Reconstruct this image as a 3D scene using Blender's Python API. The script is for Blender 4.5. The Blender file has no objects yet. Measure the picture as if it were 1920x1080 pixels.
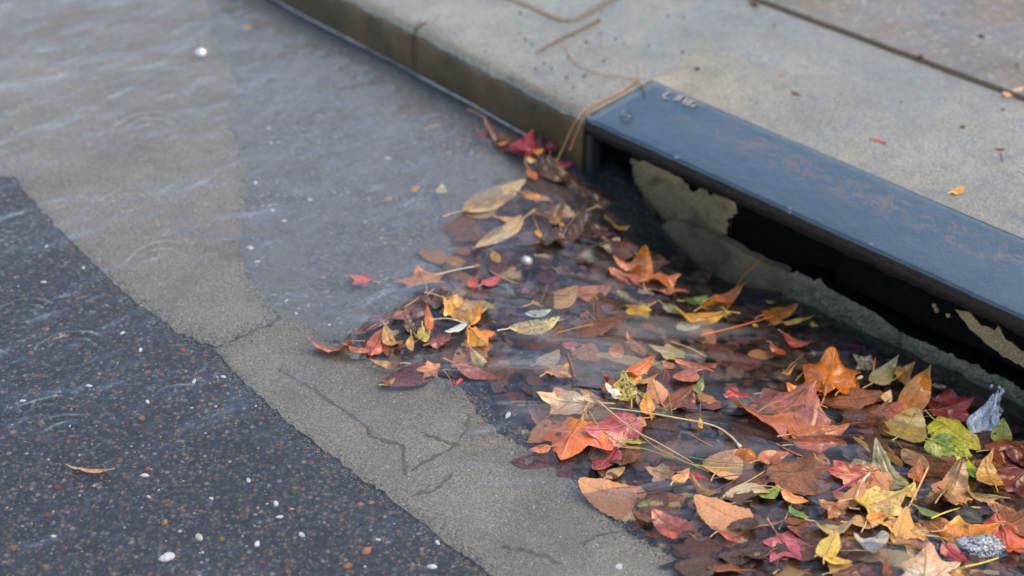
import bpy, bmesh, math, random
import numpy as np
from mathutils import Vector, Matrix, noise as mnoise
from mathutils.geometry import tessellate_polygon

R = math.radians
rng = random.Random(7)
nrng = np.random.default_rng(11)
SC = bpy.context.scene
COL = SC.collection

# ------------------------------------------------------------------ camera
CAM_H, PITCH, FPX = 1.5, R(35.5), 3000.0
cam_d = bpy.data.cameras.new('camera')
cam = bpy.data.objects.new('camera', cam_d); COL.objects.link(cam)
cam.location = (0, 0, CAM_H)
cam.rotation_euler = (R(90) - PITCH, 0, 0)
cam_d.sensor_width = 36.0
cam_d.lens = 36.0 * FPX / 1920.0
cam_d.clip_start = 0.05; cam_d.clip_end = 500
cam_d.dof.use_dof = True
cam_d.dof.focus_distance = 2.28
cam_d.dof.aperture_fstop = 2.3
SC.camera = cam

# ------------------------------------------------------------------ sky and sun
SUN_EL, SUN_AZ = R(58), R(80)          # azimuth from +Y towards +X
w = bpy.data.worlds.new('World'); SC.world = w; w.use_nodes = True
nt = w.node_tree; nt.nodes.clear()
sky = nt.nodes.new('ShaderNodeTexSky'); sky.sky_type = 'NISHITA'; sky.sun_disc = False
sky.sun_elevation = SUN_EL; sky.sun_rotation = SUN_AZ
sky.air_density = 1.0; sky.dust_density = 0.6; sky.ozone_density = 0.25
bg = nt.nodes.new('ShaderNodeBackground'); bg.inputs['Strength'].default_value = 0.15
out = nt.nodes.new('ShaderNodeOutputWorld')
nt.links.new(sky.outputs[0], bg.inputs[0]); nt.links.new(bg.outputs[0], out.inputs[0])
sl = bpy.data.lights.new('sun', 'SUN'); sl.energy = 1.5; sl.angle = R(45); sl.color = (1.0, 0.76, 0.42)
so = bpy.data.objects.new('sun', sl); COL.objects.link(so)
sd = Vector((math.cos(SUN_EL) * math.sin(SUN_AZ), math.cos(SUN_EL) * math.cos(SUN_AZ), math.sin(SUN_EL)))
so.rotation_euler = sd.to_track_quat('Z', 'Y').to_euler(); so.location = sd * 20
vs = SC.view_settings
vs.view_transform = 'Standard'; vs.look = 'None'; vs.gamma = 1.0; vs.use_curve_mapping = False
vs.exposure = 1.4

# ------------------------------------------------------------------ real-world frame of the place
# s runs along the kerb (down the gutter), n runs from the road towards the pavement
A0 = np.array([0.128, 2.488]); ES = np.array([0.7242, -0.6896]); EN = np.array([0.6896, 0.7242])
def sn(s, n): return A0 + s * ES + n * EN
def to_sn(x, y):
    q = np.array([x, y]) - A0
    return q @ ES, q @ EN
def S(x, a, b):
    t = np.clip((x - a) / (b - a), 0, 1)
    return t * t * (3 - 2 * t)
def zw_sn(s, n):      # level of the flowing water: it drops into the depressed inlet
    z = -0.085 * S(s, -0.12, 0.5) * S(n, -0.52, -0.04)
    z = z - 0.09 * np.exp(-((s - 0.24) / 0.17) ** 2 - ((n - 0.05) / 0.09) ** 2)
    return z
def zw(x, y): return float(zw_sn(*to_sn(x, y)))
def bed_sn(s, n):
    d = 0.017 + 0.010 * S(n, -0.9, -0.5) + 0.022 * S(n, -0.5, -0.15) * S(s, -0.1, 0.4)
    return zw_sn(s, n) - d
KZ = 0.095
KS = [-40.0, -0.94, -0.78, -0.487, -0.21, -0.156, 0.0]
KN = [2.2, 0.055, 0.045, 0.033, 0.012, 0.007, 0.0]
def kerb_n(s): return np.where(s < 0, np.interp(s, KS, KN), 0.022)

CF = np.array([0, math.cos(PITCH), -math.sin(PITCH)]); CU = np.array([0, math.sin(PITCH), math.cos(PITCH)])
CO = np.array([0, 0, CAM_H])
def ray(u, v):
    return CF + np.array([1., 0, 0]) * ((u - 960) / FPX) + CU * (-(v - 540) / FPX)
def on_z(u, v, z=0.0):
    d = ray(u, v); return CO + d * ((z - CAM_H) / d[2])
def on_water(u, v, dz=0.0):
    z = dz
    for _ in range(12):
        p = on_z(u, v, z); z = 0.5 * z + 0.5 * (zw(p[0], p[1]) + dz)
    return on_z(u, v, z)
def on_bed(u, v, lift=0.0):
    p = on_water(u, v, 0); d = ray(u, v); d = d / np.linalg.norm(d)
    h = np.hypot(d[0], d[1]); sr = h / 1.33; cr = math.sqrt(1 - sr * sr)
    s, n = to_sn(p[0], p[1]); dep = float(zw_sn(s, n) - bed_sn(s, n))
    q = p[:2] + d[:2] / h * dep * sr / cr
    s, n = to_sn(q[0], q[1])
    return np.array([q[0], q[1], float(bed_sn(s, n)) + lift])
def on_wall(u, v, n0):
    d = ray(u, v); t = (n0 + A0 @ EN) / (d[:2] @ EN); p = CO + d * t
    return (p[:2] - A0) @ ES, p[2]

# ------------------------------------------------------------------ helpers
def link(name, me, mat=None, parent=None):
    o = bpy.data.objects.new(name, me); COL.objects.link(o)
    if mat is not None and hasattr(me, 'materials') and len(me.materials) == 0: me.materials.append(mat)
    if parent is not None: o.parent = parent
    return o
def mesh(name, V, F, smooth=True):
    me = bpy.data.meshes.new(name)
    me.from_pydata([tuple(map(float, v)) for v in V], [], F)
    if smooth: me.polygons.foreach_set('use_smooth', [True] * len(me.polygons))
    me.update(); return me
def grid_mesh(name, P):
    """P: (a, b, 3) numpy"""
    a, b = P.shape[:2]
    me = bpy.data.meshes.new(name)
    me.vertices.add(a * b); me.vertices.foreach_set('co', P.reshape(-1).astype(np.float32))
    i = np.arange(a * b).reshape(a, b)
    q = np.stack([i[:-1, :-1], i[1:, :-1], i[1:, 1:], i[:-1, 1:]], -1).reshape(-1, 4)
    m = len(q)
    me.loops.add(m * 4); me.loops.foreach_set('vertex_index', q.reshape(-1).astype(np.int32))
    me.polygons.add(m)
    me.polygons.foreach_set('loop_start', np.arange(0, m * 4, 4, dtype=np.int32))
    me.polygons.foreach_set('use_smooth', np.ones(m, dtype=bool))
    me.update(calc_edges=True); me.validate(); return me
def setk(o, kind=None, label=None, cat=None, group=None):
    if kind: o['kind'] = kind
    if label: o['label'] = label
    if cat: o['category'] = cat
    if group: o['group'] = group
    return o
def poly_prism(pts, h, name, axis=None):
    """pts: list of 3-vectors in one plane, thickened by the vector h"""
    pts = [Vector(p) for p in pts]; h = Vector(h)
    tri = tessellate_polygon([pts]); n = len(pts)
    V = pts + [p + h for p in pts]
    F = [tuple(t) for t in tri] + [tuple(i + n for i in reversed(t)) for t in tri]
    F += [(i, (i + 1) % n, (i + 1) % n + n, i + n) for i in range(n)]
    me = mesh(name, V, F, smooth=False)
    b = bmesh.new(); b.from_mesh(me); bmesh.ops.recalc_face_normals(b, faces=b.faces); b.to_mesh(me); b.free()
    return me
def jitter_poly(pts, step, amp, seed=0):
    r = random.Random(seed); o = []
    for i in range(len(pts)):
        a = np.array(pts[i], float); b = np.array(pts[(i + 1) % len(pts)], float)
        k = max(1, int(np.linalg.norm(b - a) / step))
        for j in range(k):
            p = a + (b - a) * j / k
            o.append(p + np.array([r.uniform(-amp, amp), r.uniform(-amp, amp)]))
    return o
def tube_mesh(name, pts, radii, sides=6):
    pts = [Vector(p) for p in pts]; V, F = [], []
    n = len(pts)
    for i, p in enumerate(pts):
        t = (pts[min(i + 1, n - 1)] - pts[max(i - 1, 0)]).normalized()
        a = t.cross(Vector((0, 0, 1)));
        if a.length < 1e-3: a = t.cross(Vector((0, 1, 0)))
        a.normalize(); b = a.cross(t)
        for k in range(sides):
            an = 2 * math.pi * k / sides
            V.append(p + (a * math.cos(an) + b * math.sin(an)) * radii[i])
    for i in range(n - 1):
        for k in range(sides):
            F.append((i * sides + k, i * sides + (k + 1) % sides, (i + 1) * sides + (k + 1) % sides, (i + 1) * sides + k))
    F.append(tuple(range(sides))); F.append(tuple((n - 1) * sides + k for k in reversed(range(sides))))
    return mesh(name, V, F)
def spline(pts, n):
    P = [np.array(p, float) for p in pts]
    if len(P) == 2: return [P[0] + (P[1] - P[0]) * i / (n - 1) for i in range(n)]
    P = [2 * P[0] - P[1]] + P + [2 * P[-1] - P[-2]]; o = []
    m = len(P) - 3
    for i in range(n):
        t = i / (n - 1) * m; k = min(int(t), m - 1); t -= k
        a, b, c, d = P[k:k + 4]
        o.append(0.5 * (2 * b + (c - a) * t + (2 * a - 5 * b + 4 * c - d) * t * t + (3 * b - a - 3 * c + d) * t ** 3))
    return o

class NM:
    """small node-material builder"""
    def __init__(s, name):
        s.m = bpy.data.materials.new(name); s.m.use_nodes = True
        s.t = s.m.node_tree; s.t.nodes.clear()
        s.out = s.t.nodes.new('ShaderNodeOutputMaterial')
    def n(s, typ, ins=None, **at):
        x = s.t.nodes.new(typ)
        for k, v in at.items(): setattr(x, k, v)
        for k, v in (ins or {}).items():
            if isinstance(v, bpy.types.NodeSocket): s.t.links.new(v, x.inputs[k])
            else: x.inputs[k].default_value = v
        return x
    def link(s, a, b): s.t.links.new(a, b)
    def ramp(s, fac, stops, interp='LINEAR'):
        x = s.n('ShaderNodeValToRGB', {0: fac}); e = x.color_ramp; e.interpolation = interp
        while len(e.elements) > 1: e.elements.remove(e.elements[-1])
        for i, (p, c) in enumerate(stops):
            el = e.elements[0] if i == 0 else e.elements.new(p)
            el.position = p; el.color = (c, c, c, 1) if not hasattr(c, '__len__') else (*c[:3], 1)
        return x.outputs[0]
    def noise(s, co, scale, detail=4, rough=0.55, dist=0.0):
        return s.n('ShaderNodeTexNoise', {'Vector': co, 'Scale': scale, 'Detail': detail, 'Roughness': rough, 'Distortion': dist}).outputs[0]
    def mix(s, f, a, b, blend='MIX'):
        x = s.n('ShaderNodeMix', data_type='RGBA', blend_type=blend)
        for i, v in ((0, f), (6, a), (7, b)):
            if isinstance(v, bpy.types.NodeSocket): s.t.links.new(v, x.inputs[i])
            else: x.inputs[i].default_value = v if i == 0 else (*v[:3], 1)
        return x.outputs[2]
    def math(s, op, a, b=0.0):
        x = s.n('ShaderNodeMath', operation=op)
        for i, v in ((0, a), (1, b)):
            if isinstance(v, bpy.types.NodeSocket): s.t.links.new(v, x.inputs[i])
            else: x.inputs[i].default_value = v
        return x.outputs[0]
    def geo(s): return s.n('ShaderNodeNewGeometry').outputs['Position']
    def bump(s, h, dist, strength=1.0):
        return s.n('ShaderNodeBump', {'Height': h, 'Distance': dist, 'Strength': strength}).outputs[0]
    def bsdf(s, **k):
        kk = {a.replace('_', ' '): v for a, v in k.items()}
        x = s.n('ShaderNodeBsdfPrincipled')
        for a, v in kk.items():
            if isinstance(v, bpy.types.NodeSocket): s.t.links.new(v, x.inputs[a])
            else: x.inputs[a].default_value = (*v, 1) if (hasattr(v, '__len__') and len(v) == 3) else v
        s.t.links.new(x.outputs[0], s.out.inputs[0]); return x

# ------------------------------------------------------------------ materials
def m_asphalt():
    k = NM('asphalt'); p = k.geo()
    v = k.n('ShaderNodeTexVoronoi', {'Vector': p, 'Scale': 170.0, 'Randomness': 1.0})
    h = k.n('ShaderNodeSeparateColor', {0: v.outputs['Color']})
    c = k.ramp(h.outputs[0], [(0, (.028, .033, .035)), (.30, (.046, .052, .054)), (.55, (.070, .074, .072)), (.72, (.056, .070, .070)),
                              (.78, (.115, .088, .064)), (.86, (.14, .135, .12)), (.92, (.19, .125, .08)), (.97, (.24, .23, .21)), (1, (.38, .37, .35))], 'CONSTANT')
    d = k.ramp(v.outputs['Distance'], [(0.0, 1.0), (.42, .9), (.62, .35)])
    c = k.mix(1.0, c, d, 'MULTIPLY')
    big = k.ramp(k.noise(p, 6, 4), [(.3, .75), (.7, 1.3)])
    c = k.mix(1.0, c, big, 'MULTIPLY')
    k.bsdf(Base_Color=c, Roughness=.6, Normal=k.bump(v.outputs['Distance'], .003, -.8)); return k.m
def m_concrete(name, a, b, dark, rough=.45, grain=1.0, spec=.5, stain=.5):
    k = NM(name); p = k.geo()
    f = k.ramp(k.noise(p, 5, 6, .6, .6), [(.3, 0.0), (.7, 1.0)])
    c = k.mix(f, a, b)
    g = k.n('ShaderNodeTexWhiteNoise', {'Vector': k.n('ShaderNodeVectorMath', {0: k.n('ShaderNodeVectorMath', {0: p, 1: (620, 620, 620)}, operation='MULTIPLY').outputs[0]}, operation='FLOOR').outputs[0]}).outputs[0]
    fine = k.noise(p, 420, 3, .7)
    gg = k.math('ADD', k.math('MULTIPLY', g, .35), k.math('MULTIPLY', fine, .65))
    c = k.mix(1.0, c, k.ramp(gg, [(.25, 1 - .5 * grain), (.5, 1.0), (.72, 1 + .55 * grain)]), 'MULTIPLY')
    v = k.n('ShaderNodeTexVoronoi', {'Vector': p, 'Scale': 230.0})
    hv = k.n('ShaderNodeSeparateColor', {0: v.outputs['Color']})
    sp = k.math('MULTIPLY', k.math('GREATER_THAN', hv.outputs[0], .93), k.math('LESS_THAN', v.outputs['Distance'], .3))
    c = k.mix(sp, c, (min(1, a[0] * 1.9), min(1, a[1] * 1.9), min(1, a[2] * 2.0)))
    sp2 = k.math('MULTIPLY', k.math('GREATER_THAN', hv.outputs[1], .93), k.math('LESS_THAN', v.outputs['Distance'], .33))
    c = k.mix(k.math('MULTIPLY', sp2, .7), c, (a[0] * .45, a[1] * .42, a[2] * .38))
    st = k.ramp(k.noise(p, 9, 7, .65, 1.2), [(.5, 0.0), (.75, 1.0)])
    c = k.mix(k.math('MULTIPLY', st, stain), c, dark)
    r = k.ramp(k.noise(p, 12, 4), [(.35, rough * .7), (.65, min(1, rough * 1.25))])
    h = k.math('ADD', k.math('MULTIPLY', fine, .4), k.noise(p, 90, 5, .6))
    k.bsdf(Base_Color=c, Roughness=r, Specular_IOR_Level=spec, Normal=k.bump(h, .0022, .6), **(dict(Coat_Weight=.32, Coat_IOR=1.38, Coat_Roughness=.18) if spec > .8 else {})); return k.m
def m_aggregate():
    k = NM('exposed_aggregate'); p = k.geo()
    v = k.n('ShaderNodeTexVoronoi', {'Vector': p, 'Scale': 130.0})
    h = k.n('ShaderNodeSeparateColor', {0: v.outputs['Color']})
    c = k.ramp(h.outputs[0], [(0, (.10, .085, .062)), (.3, (.13, .11, .08)), (.5, (.165, .138, .098)), (.68, (.125, .115, .092)), (.8, (.22, .145, .09)), (.9, (.11, .10, .09)), (.96, (.32, .28, .23))], 'CONSTANT')
    c = k.mix(.45, c, (.14, .118, .084))
    c = k.mix(1.0, c, k.ramp(k.noise(p, 400, 3, .7), [(.3, .65), (.7, 1.35)]), 'MULTIPLY')
    c = k.mix(k.ramp(k.noise(p, 5, 5, .6, .8), [(.45, 0.0), (.75, .75)]), c, (.05, .042, .03))
    k.bsdf(Base_Color=c, Roughness=k.ramp(k.noise(p, 8, 4), [(.4, .35), (.6, .65)]), Normal=k.bump(v.outputs['Distance'], .002, -.5)); return k.m
def m_water():
    k = NM('water'); p = k.geo()
    b1 = k.n('ShaderNodeTexNoise', {'Vector': p, 'Scale': 95.0, 'Detail': 3.0}).outputs[0]
    nrm = k.bump(b1, .0006, .5)
    churn = k.n('ShaderNodeAttribute', attribute_name='churn').outputs['Fac']     # fine chop of the fast broken water
    g = k.n('ShaderNodeBsdfGlass', {'Color': (.97, .98, 1, 1), 'Roughness': churn, 'IOR': 1.38, 'Normal': nrm})
    # murky water, with far sky reflection and white streak veils mixed in as colour
    murk_sheen = k.n('ShaderNodeAttribute', attribute_name='murk_sheen').outputs['Fac']
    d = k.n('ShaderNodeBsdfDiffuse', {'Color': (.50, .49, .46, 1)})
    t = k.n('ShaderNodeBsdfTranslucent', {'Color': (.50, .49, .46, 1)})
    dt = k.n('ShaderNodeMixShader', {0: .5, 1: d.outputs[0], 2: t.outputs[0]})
    mx = k.n('ShaderNodeMixShader', {0: murk_sheen, 1: g.outputs[0], 2: dt.outputs[0]})
    k.link(mx.outputs[0], k.out.inputs[0]); return k.m
def m_splash():
    k = NM('splash_water'); p = k.geo()
    nb = k.bump(k.noise(p, 150, 4), .006, 1.0)
    tr = k.n('ShaderNodeBsdfTransparent', {'Color': (.96, .97, .98, 1)})
    gl = k.n('ShaderNodeBsdfGlossy', {'Color': (1, 1, 1, 1), 'Roughness': .12, 'Normal': nb})
    lw = k.n('ShaderNodeFresnel', {'IOR': 1.33, 'Normal': nb}).outputs[0]
    film = k.n('ShaderNodeMixShader', {0: k.math('ADD', lw, .04), 1: tr.outputs[0], 2: gl.outputs[0]})
    d = k.n('ShaderNodeBsdfDiffuse', {'Color': (.95, .95, .96, 1)}); t = k.n('ShaderNodeBsdfTranslucent', {'Color': (.95, .95, .96, 1)})
    w1 = k.n('ShaderNodeMixShader', {0: .5, 1: d.outputs[0], 2: t.outputs[0]})
    st = k.n('ShaderNodeVectorMath', {0: p, 1: (1, 1, .45)}, operation='MULTIPLY').outputs[0]
    f = k.ramp(k.noise(st, 170, 5, .7, 1.0), [(.42, .05), (.60, .85)])
    m = k.n('ShaderNodeMixShader', {0: f, 1: film.outputs[0], 2: w1.outputs[0]})
    k.link(m.outputs[0], k.out.inputs[0]); return k.m
def m_steel():
    k = NM('black_steel'); p = k.geo()
    c = k.mix(k.ramp(k.noise(p, 30, 5), [(.35, 0.0), (.7, 1.0)]), (.010, .011, .013), (.022, .023, .026))
    att = k.n('ShaderNodeTexCoord').outputs['Object']
    sp = k.n('ShaderNodeSeparateXYZ', {0: att})
    # rust bloom: a worn band near the back edge
    band = k.math('SUBTRACT', 1.0, k.math('MULTIPLY', k.math('ABSOLUTE', k.math('SUBTRACT', sp.outputs[1], .128)), 20.0))
    span = k.ramp(sp.outputs[0], [(.10, 0.0), (.20, 1.0), (.85, 1.0), (1.0, 0.4)])
    rn = k.ramp(k.noise(p, 26, 7, .72, .8), [(.50, 0.0), (.57, 1.0)])
    grit = k.ramp(k.noise(p, 260, 3, .7), [(.46, .0), (.56, 1.0)])
    rf = k.math('MULTIPLY', k.math('MULTIPLY', k.math('MAXIMUM', band, 0.0), rn), k.math('MULTIPLY', grit, span))
    rf = k.math('MINIMUM', k.math('MULTIPLY', rf, 1.1), .5)
    c = k.mix(rf, c, (.17, .06, .032))
    edge = k.math('LESS_THAN', sp.outputs[1], .012)
    sc_ = k.math('MULTIPLY', edge, k.ramp(k.noise(p, 16, 7, .8, .5), [(.60, 0.0), (.66, .7)]))
    c = k.mix(sc_, c, (.26, .25, .23))
    r = k.ramp(k.noise(p, 18, 5, .6), [(.3, .26), (.7, .42)])
    r = k.math('ADD', r, k.math('MULTIPLY', rf, .3))
    h = k.math('ADD', k.noise(p, 260, 3, .6), k.math('MULTIPLY', k.noise(p, 40, 4), 1.5))
    k.bsdf(Base_Color=c, Roughness=r, Specular_IOR_Level=.5, Specular_Tint=(.68, .90, 1.0), IOR=1.85, Normal=k.bump(h, .0012, .55)); return k.m
def m_plain(name, c, rough=.6, var=.3, scale=60, spec=.5, bump=.001):
    k = NM(name); p = k.geo()
    f = k.noise(p, scale, 5, .65)
    cc = k.mix(1.0, c, k.ramp(f, [(.3, 1 - var), (.7, 1 + var)]), 'MULTIPLY')
    k.bsdf(Base_Color=cc, Roughness=rough, Specular_IOR_Level=spec, Normal=k.bump(f, bump, .8)); return k.m
def m_objcolor(name, rough=.5, use_attr=False):
    k = NM(name)
    c = k.n('ShaderNodeAttribute', attribute_name='tone').outputs[0] if use_attr else k.n('ShaderNodeObjectInfo').outputs['Color']
    p = k.geo()
    c = k.mix(1.0, c, k.ramp(k.noise(p, 260, 4, .6), [(.3, .7), (.7, 1.25)]), 'MULTIPLY')
    k.bsdf(Base_Color=c, Roughness=rough); return k.m
def m_leaf(lobed):
    k = NM('lobed_leaf' if lobed else 'plain_leaf')
    oi = k.n('ShaderNodeObjectInfo')
    ca = oi.outputs['Color']
    cb = k.n('ShaderNodeAttribute', attribute_type='OBJECT', attribute_name='tone_b').outputs[0]
    spot = k.n('ShaderNodeAttribute', attribute_type='OBJECT', attribute_name='spots').outputs['Fac']
    uv = k.n('ShaderNodeUVMap').outputs[0]
    co = k.n('ShaderNodeTexCoord').outputs['Object']
    off = k.n('ShaderNodeVectorMath', {0: co, 1: k.n('ShaderNodeCombineXYZ', {0: k.math('MULTIPLY', oi.outputs['Random'], 9.0)}).outputs[0]}, operation='ADD').outputs[0]
    f = k.ramp(k.noise(off, 22, 5, .6, .5), [(.38, 0.0), (.62, 1.0)])
    c = k.mix(f, ca, cb)
    c = k.mix(1.0, c, k.ramp(k.noise(off, 130, 4, .65), [(.3, .72), (.7, 1.22)]), 'MULTIPLY')
    sx = k.n('ShaderNodeSeparateXYZ', {0: uv}); x, y = sx.outputs[0], sx.outputs[1]
    ax = k.math('ABSOLUTE', x)
    if lobed:
        # ribs fanning from the stalk
        d = ax
        for a in (38, 72):
            ca_, sa_ = math.cos(R(a)), math.sin(R(a))
            d = k.math('MINIMUM', d, k.math('ABSOLUTE', k.math('SUBTRACT', k.math('MULTIPLY', ax, ca_), k.math('MULTIPLY', y, sa_))))
        vein = k.ramp(d, [(0.006, 1.0), (.03, 0.0)])
        side = k.math('ABSOLUTE', k.math('SINE', k.math('MULTIPLY', k.math('SUBTRACT', y, k.math('MULTIPLY', ax, .55)), 34.0)))
    else:
        vein = k.ramp(ax, [(0.006, 1.0), (.025, 0.0)])
        side = k.math('ABSOLUTE', k.math('SINE', k.math('MULTIPLY', k.math('SUBTRACT', y, k.math('MULTIPLY', ax, .8)), 30.0)))
    sv = k.math('MULTIPLY', k.ramp(side, [(0.0, 1.0), (.16, 0.0)]), .38)
    vv = k.math('MAXIMUM', k.math('MULTIPLY', vein, .75), sv)
    c = k.mix(k.math('MULTIPLY', vv, .55), c, k.mix(1.0, c, (.62, .55, .5), 'MULTIPLY'))
    # freckles and blotches of decay
    sn_ = k.ramp(k.noise(off, 170, 4, .75), [(.50, 0.0), (.58, 1.0)])
    sb = k.ramp(k.noise(off, 48, 5, .7), [(.40, 0.0), (.62, 1.0)])
    c = k.mix(k.math('MINIMUM', k.math('MULTIPLY', k.math('MULTIPLY', sn_, k.math('ADD', .25, sb)), spot), 1.0), c, (.035, .022, .012))
    sd_ = k.ramp(k.noise(off, 60, 6, .75, .6), [(.60, 0.0), (.70, .8)])
    c = k.mix(k.math('MULTIPLY', sd_, .6), c, k.mix(1.0, c, (.35, .25, .2), 'MULTIPLY'))
    h = k.math('ADD', k.math('MULTIPLY', vv, -.8), k.noise(off, 55, 4))
    nb = k.bump(h, .004, .55)
    pr = k.n('ShaderNodeBsdfPrincipled', {'Base Color': c, 'Roughness': k.ramp(k.noise(off, 35, 4), [(.3, .10), (.7, .28)]), 'Specular IOR Level': .6, 'Normal': nb})
    tr = k.n('ShaderNodeBsdfTranslucent', {'Color': c})
    mx = k.n('ShaderNodeMixShader', {0: .22, 1: pr.outputs[0], 2: tr.outputs[0]})
    k.link(mx.outputs[0], k.out.inputs[0]); return k.m

M = dict(
    asphalt=m_asphalt(),
    gutter=m_concrete('gutter_concrete', (.265, .238, .175), (.18, .162, .118), (.10, .09, .066), .6, 1.1, .5, .45),
    kerbtop=m_concrete('kerb_concrete', (.182, .152, .084), (.112, .092, .049), (.055, .044, .024), .34, 1.9, .85, .7),
    kerbface=m_concrete('stained_kerb_face', (.105, .060, .019), (.045, .027, .009), (.018, .012, .006), .42, .9, .5, .8),
    rough=m_concrete('rough_concrete', (.17, .14, .08), (.06, .048, .027), (.014, .012, .007), .6, 1.3, .3, 1.0),
    wallpatch=m_concrete('bare_wall', (.32, .225, .115), (.19, .135, .065), (.035, .028, .015), .6, 1.0, .3, 1.0),
    wallpanel=m_concrete('damp_wall', (.30, .215, .115), (.19, .135, .07), (.04, .033, .02), .5, .9, .3, .9),
    agg=m_aggregate(), water=m_water(), splash=m_splash(), steel=m_steel(),
    tar_and_shade=m_plain('tar_and_shade_coat', (.0035, .0032, .003), .8, .5, 80, .05, .002),
    rustlip=m_plain('rusty_steel_edge', (.016, .013, .011), .5, .6, 140, .5, .003),
    dirt=m_plain('joint_dirt', (.05, .04, .025), .8, .5, 200, .3, .003),
    crack=m_plain('crack_silt', (.15, .128, .09), .8, .5, 200, .3, .002),
    letters=m_plain('worn_metal', (.30, .27, .24), .5, .25, 200, .5, .001),
    scum=m_plain('pale_scum', (.44, .41, .34), .25, .35, 90, .6, .002),
    grout=m_plain('pale_grout', (.15, .14, .115), .5, .3, 120, .5, .001),
    leaf=m_leaf(False), lobed=m_leaf(True),
    stick=m_objcolor('stalk', .45), stone=m_objcolor('stone', .55), gravel=m_objcolor('gravel_stone', .55, True),
    needle=m_objcolor('needle', .4),
    bead=m_plain('white_bead', (.8, .8, .78), .35, .1, 60, .5, .0005),
)
C = dict(rust=(.36, .10, .02), orange=(.66, .20, .02), gold=(.62, .30, .035), yellow=(.66, .47, .08), cream=(.66, .55, .34), tan=(.48, .28, .11),
         peach=(.70, .33, .13), salmon=(.50, .165, .07), red=(.36, .035, .025), crimson=(.30, .03, .05), mauve=(.30, .095, .075), maroon=(.14, .026, .018),
         brown=(.13, .058, .026), dark=(.045, .022, .013), olive=(.27, .24, .06), green=(.10, .20, .04), lime=(.42, .43, .03), pale=(.52, .58, .33),
         beige=(.43, .34, .20), coral=(.62, .14, .05), grey=(.40, .40, .39), white=(.85, .85, .83), black=(.015, .014, .013), straw=(.55, .38, .17),
         pink=(.50, .13, .13), ochre=(.40, .22, .06))

# ------------------------------------------------------------------ ground: road bed, gutter slabs
def axis(lo, hi, step, far):
    a = np.arange(lo, hi + step * .5, step)
    g = [step * 2.2]; 
    while sum(g) < far: g.append(g[-1] * 1.7)
    e = np.cumsum(g)
    return np.concatenate([(lo - e)[::-1], a, hi + e])
def bed_grid(sa, na, lift, zfun=None):
    s, n = np.meshgrid(sa, na, indexing='ij')
    P = np.empty(s.shape + (3,)); P[..., 0] = A0[0] + s * ES[0] + n * EN[0]; P[..., 1] = A0[1] + s * ES[1] + n * EN[1]
    P[..., 2] = bed_sn(s, n) + lift
    return P
na = np.concatenate([axis(-1.5, -0.02, .02, 60)[:-1]]); na = na[na < 0.05]
na = np.append(na, [0.03, 0.10, 0.5, 3.0])
road = setk(link('asphalt_road', grid_mesh('asphalt_road', bed_grid(axis(-1.5, 1.3, .02, 60), na, 0)), M['asphalt']), 'structure')

def pip(p, poly):
    x, y = p; c = False; j = len(poly) - 1
    for i in range(len(poly)):
        xi, yi = poly[i][:2]; xj, yj = poly[j][:2]
        if (yi > y) != (yj > y) and x < (xj - xi) * (y - yi) / (yj - yi) + xi: c = not c
        j = i
    return c
def slab(name, px, lift, mat, seed, extra=None, amp=3.5, step=7):
    """a thin slab on the bed whose outline is broken and uneven"""
    pts = jitter_poly(px, step, amp, seed)
    pts = [on_bed(u, v) for u, v in pts]
    bm = bmesh.new()
    vs_ = [bm.verts.new((p[0], p[1], 0)) for p in pts]
    f = bm.faces.new(vs_); f.normal_update()
    bmesh.ops.triangulate(bm, faces=[f])
    for it in range(4):
        long = [e for e in bm.edges if e.calc_length() > .06]
        if not long: break
        bmesh.ops.subdivide_edges(bm, edges=long, cuts=1)
        bmesh.ops.triangulate(bm, faces=bm.faces[:])
    for v in bm.verts:
        s, n = to_sn(v.co.x, v.co.y); v.co.z = float(bed_sn(s, n)) + lift
    ring = [e for e in bm.edges if e.is_boundary]
    r = bmesh.ops.extrude_edge_only(bm, edges=ring)
    for v in r['geom']:
        if isinstance(v, bmesh.types.BMVert): v.co.z -= lift + .01
    bmesh.ops.recalc_face_normals(bm, faces=bm.faces[:])
    me = bpy.data.meshes.new(name); bm.to_mesh(me); bm.free()
    return setk(link(name, me, mat), 'structure')
GUT_UP = [(-900, -260), (-250, 290), (-60, 330), (30, 335), (70, 390), (130, 452), (210, 530), (265, 572), (330, 622), (392, 648), (424, 650), (470, 622), (526, 596),
          (484, 545), (455, 500), (448, 450), (452, 400), (470, 340), (462, 300), (430, 240), (455, 200), (440, 150), (410, 90), (392, 30), (360, -60), (250, -400), (-500, -700)]
GUT_LOW = [(404, 656), (430, 690), (500, 758), (560, 810), (610, 850), (720, 928), (790, 985), (860, 1038), (960, 1105), (1250, 1280), (1560, 1230),
           (1390, 1110), (1290, 1056), (1180, 1004), (1110, 950), (1075, 905), (1000, 850), (930, 810), (900, 780), (850, 720), (760, 690), (690, 668), (620, 640), (580, 612), (540, 598), (480, 622)]
g1 = slab('gutter_slab', GUT_UP, .004, M['gutter'], 1)
g2 = slab('gutter_slab', GUT_LOW, .0045, M['gutter'], 2)
SHEEN_GRAVEL = [(372, 30), (390, 90), (415, 150), (430, 200), (405, 240), (435, 300), (445, 340), (428, 400), (422, 450), (430, 500), (455, 555), (490, 600), (550, 620), (640, 640), (760, 690), (880, 640), (960, 560), (985, 430), (1000, 330), (1010, 285),
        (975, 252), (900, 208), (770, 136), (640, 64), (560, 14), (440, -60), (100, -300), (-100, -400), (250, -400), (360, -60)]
sheen_gravel = slab('gravel_with_sheen', SHEEN_GRAVEL, .002, None, 12, amp=4)  # gravel strip whose colour is lightened to carry the water's sky reflection
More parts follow.
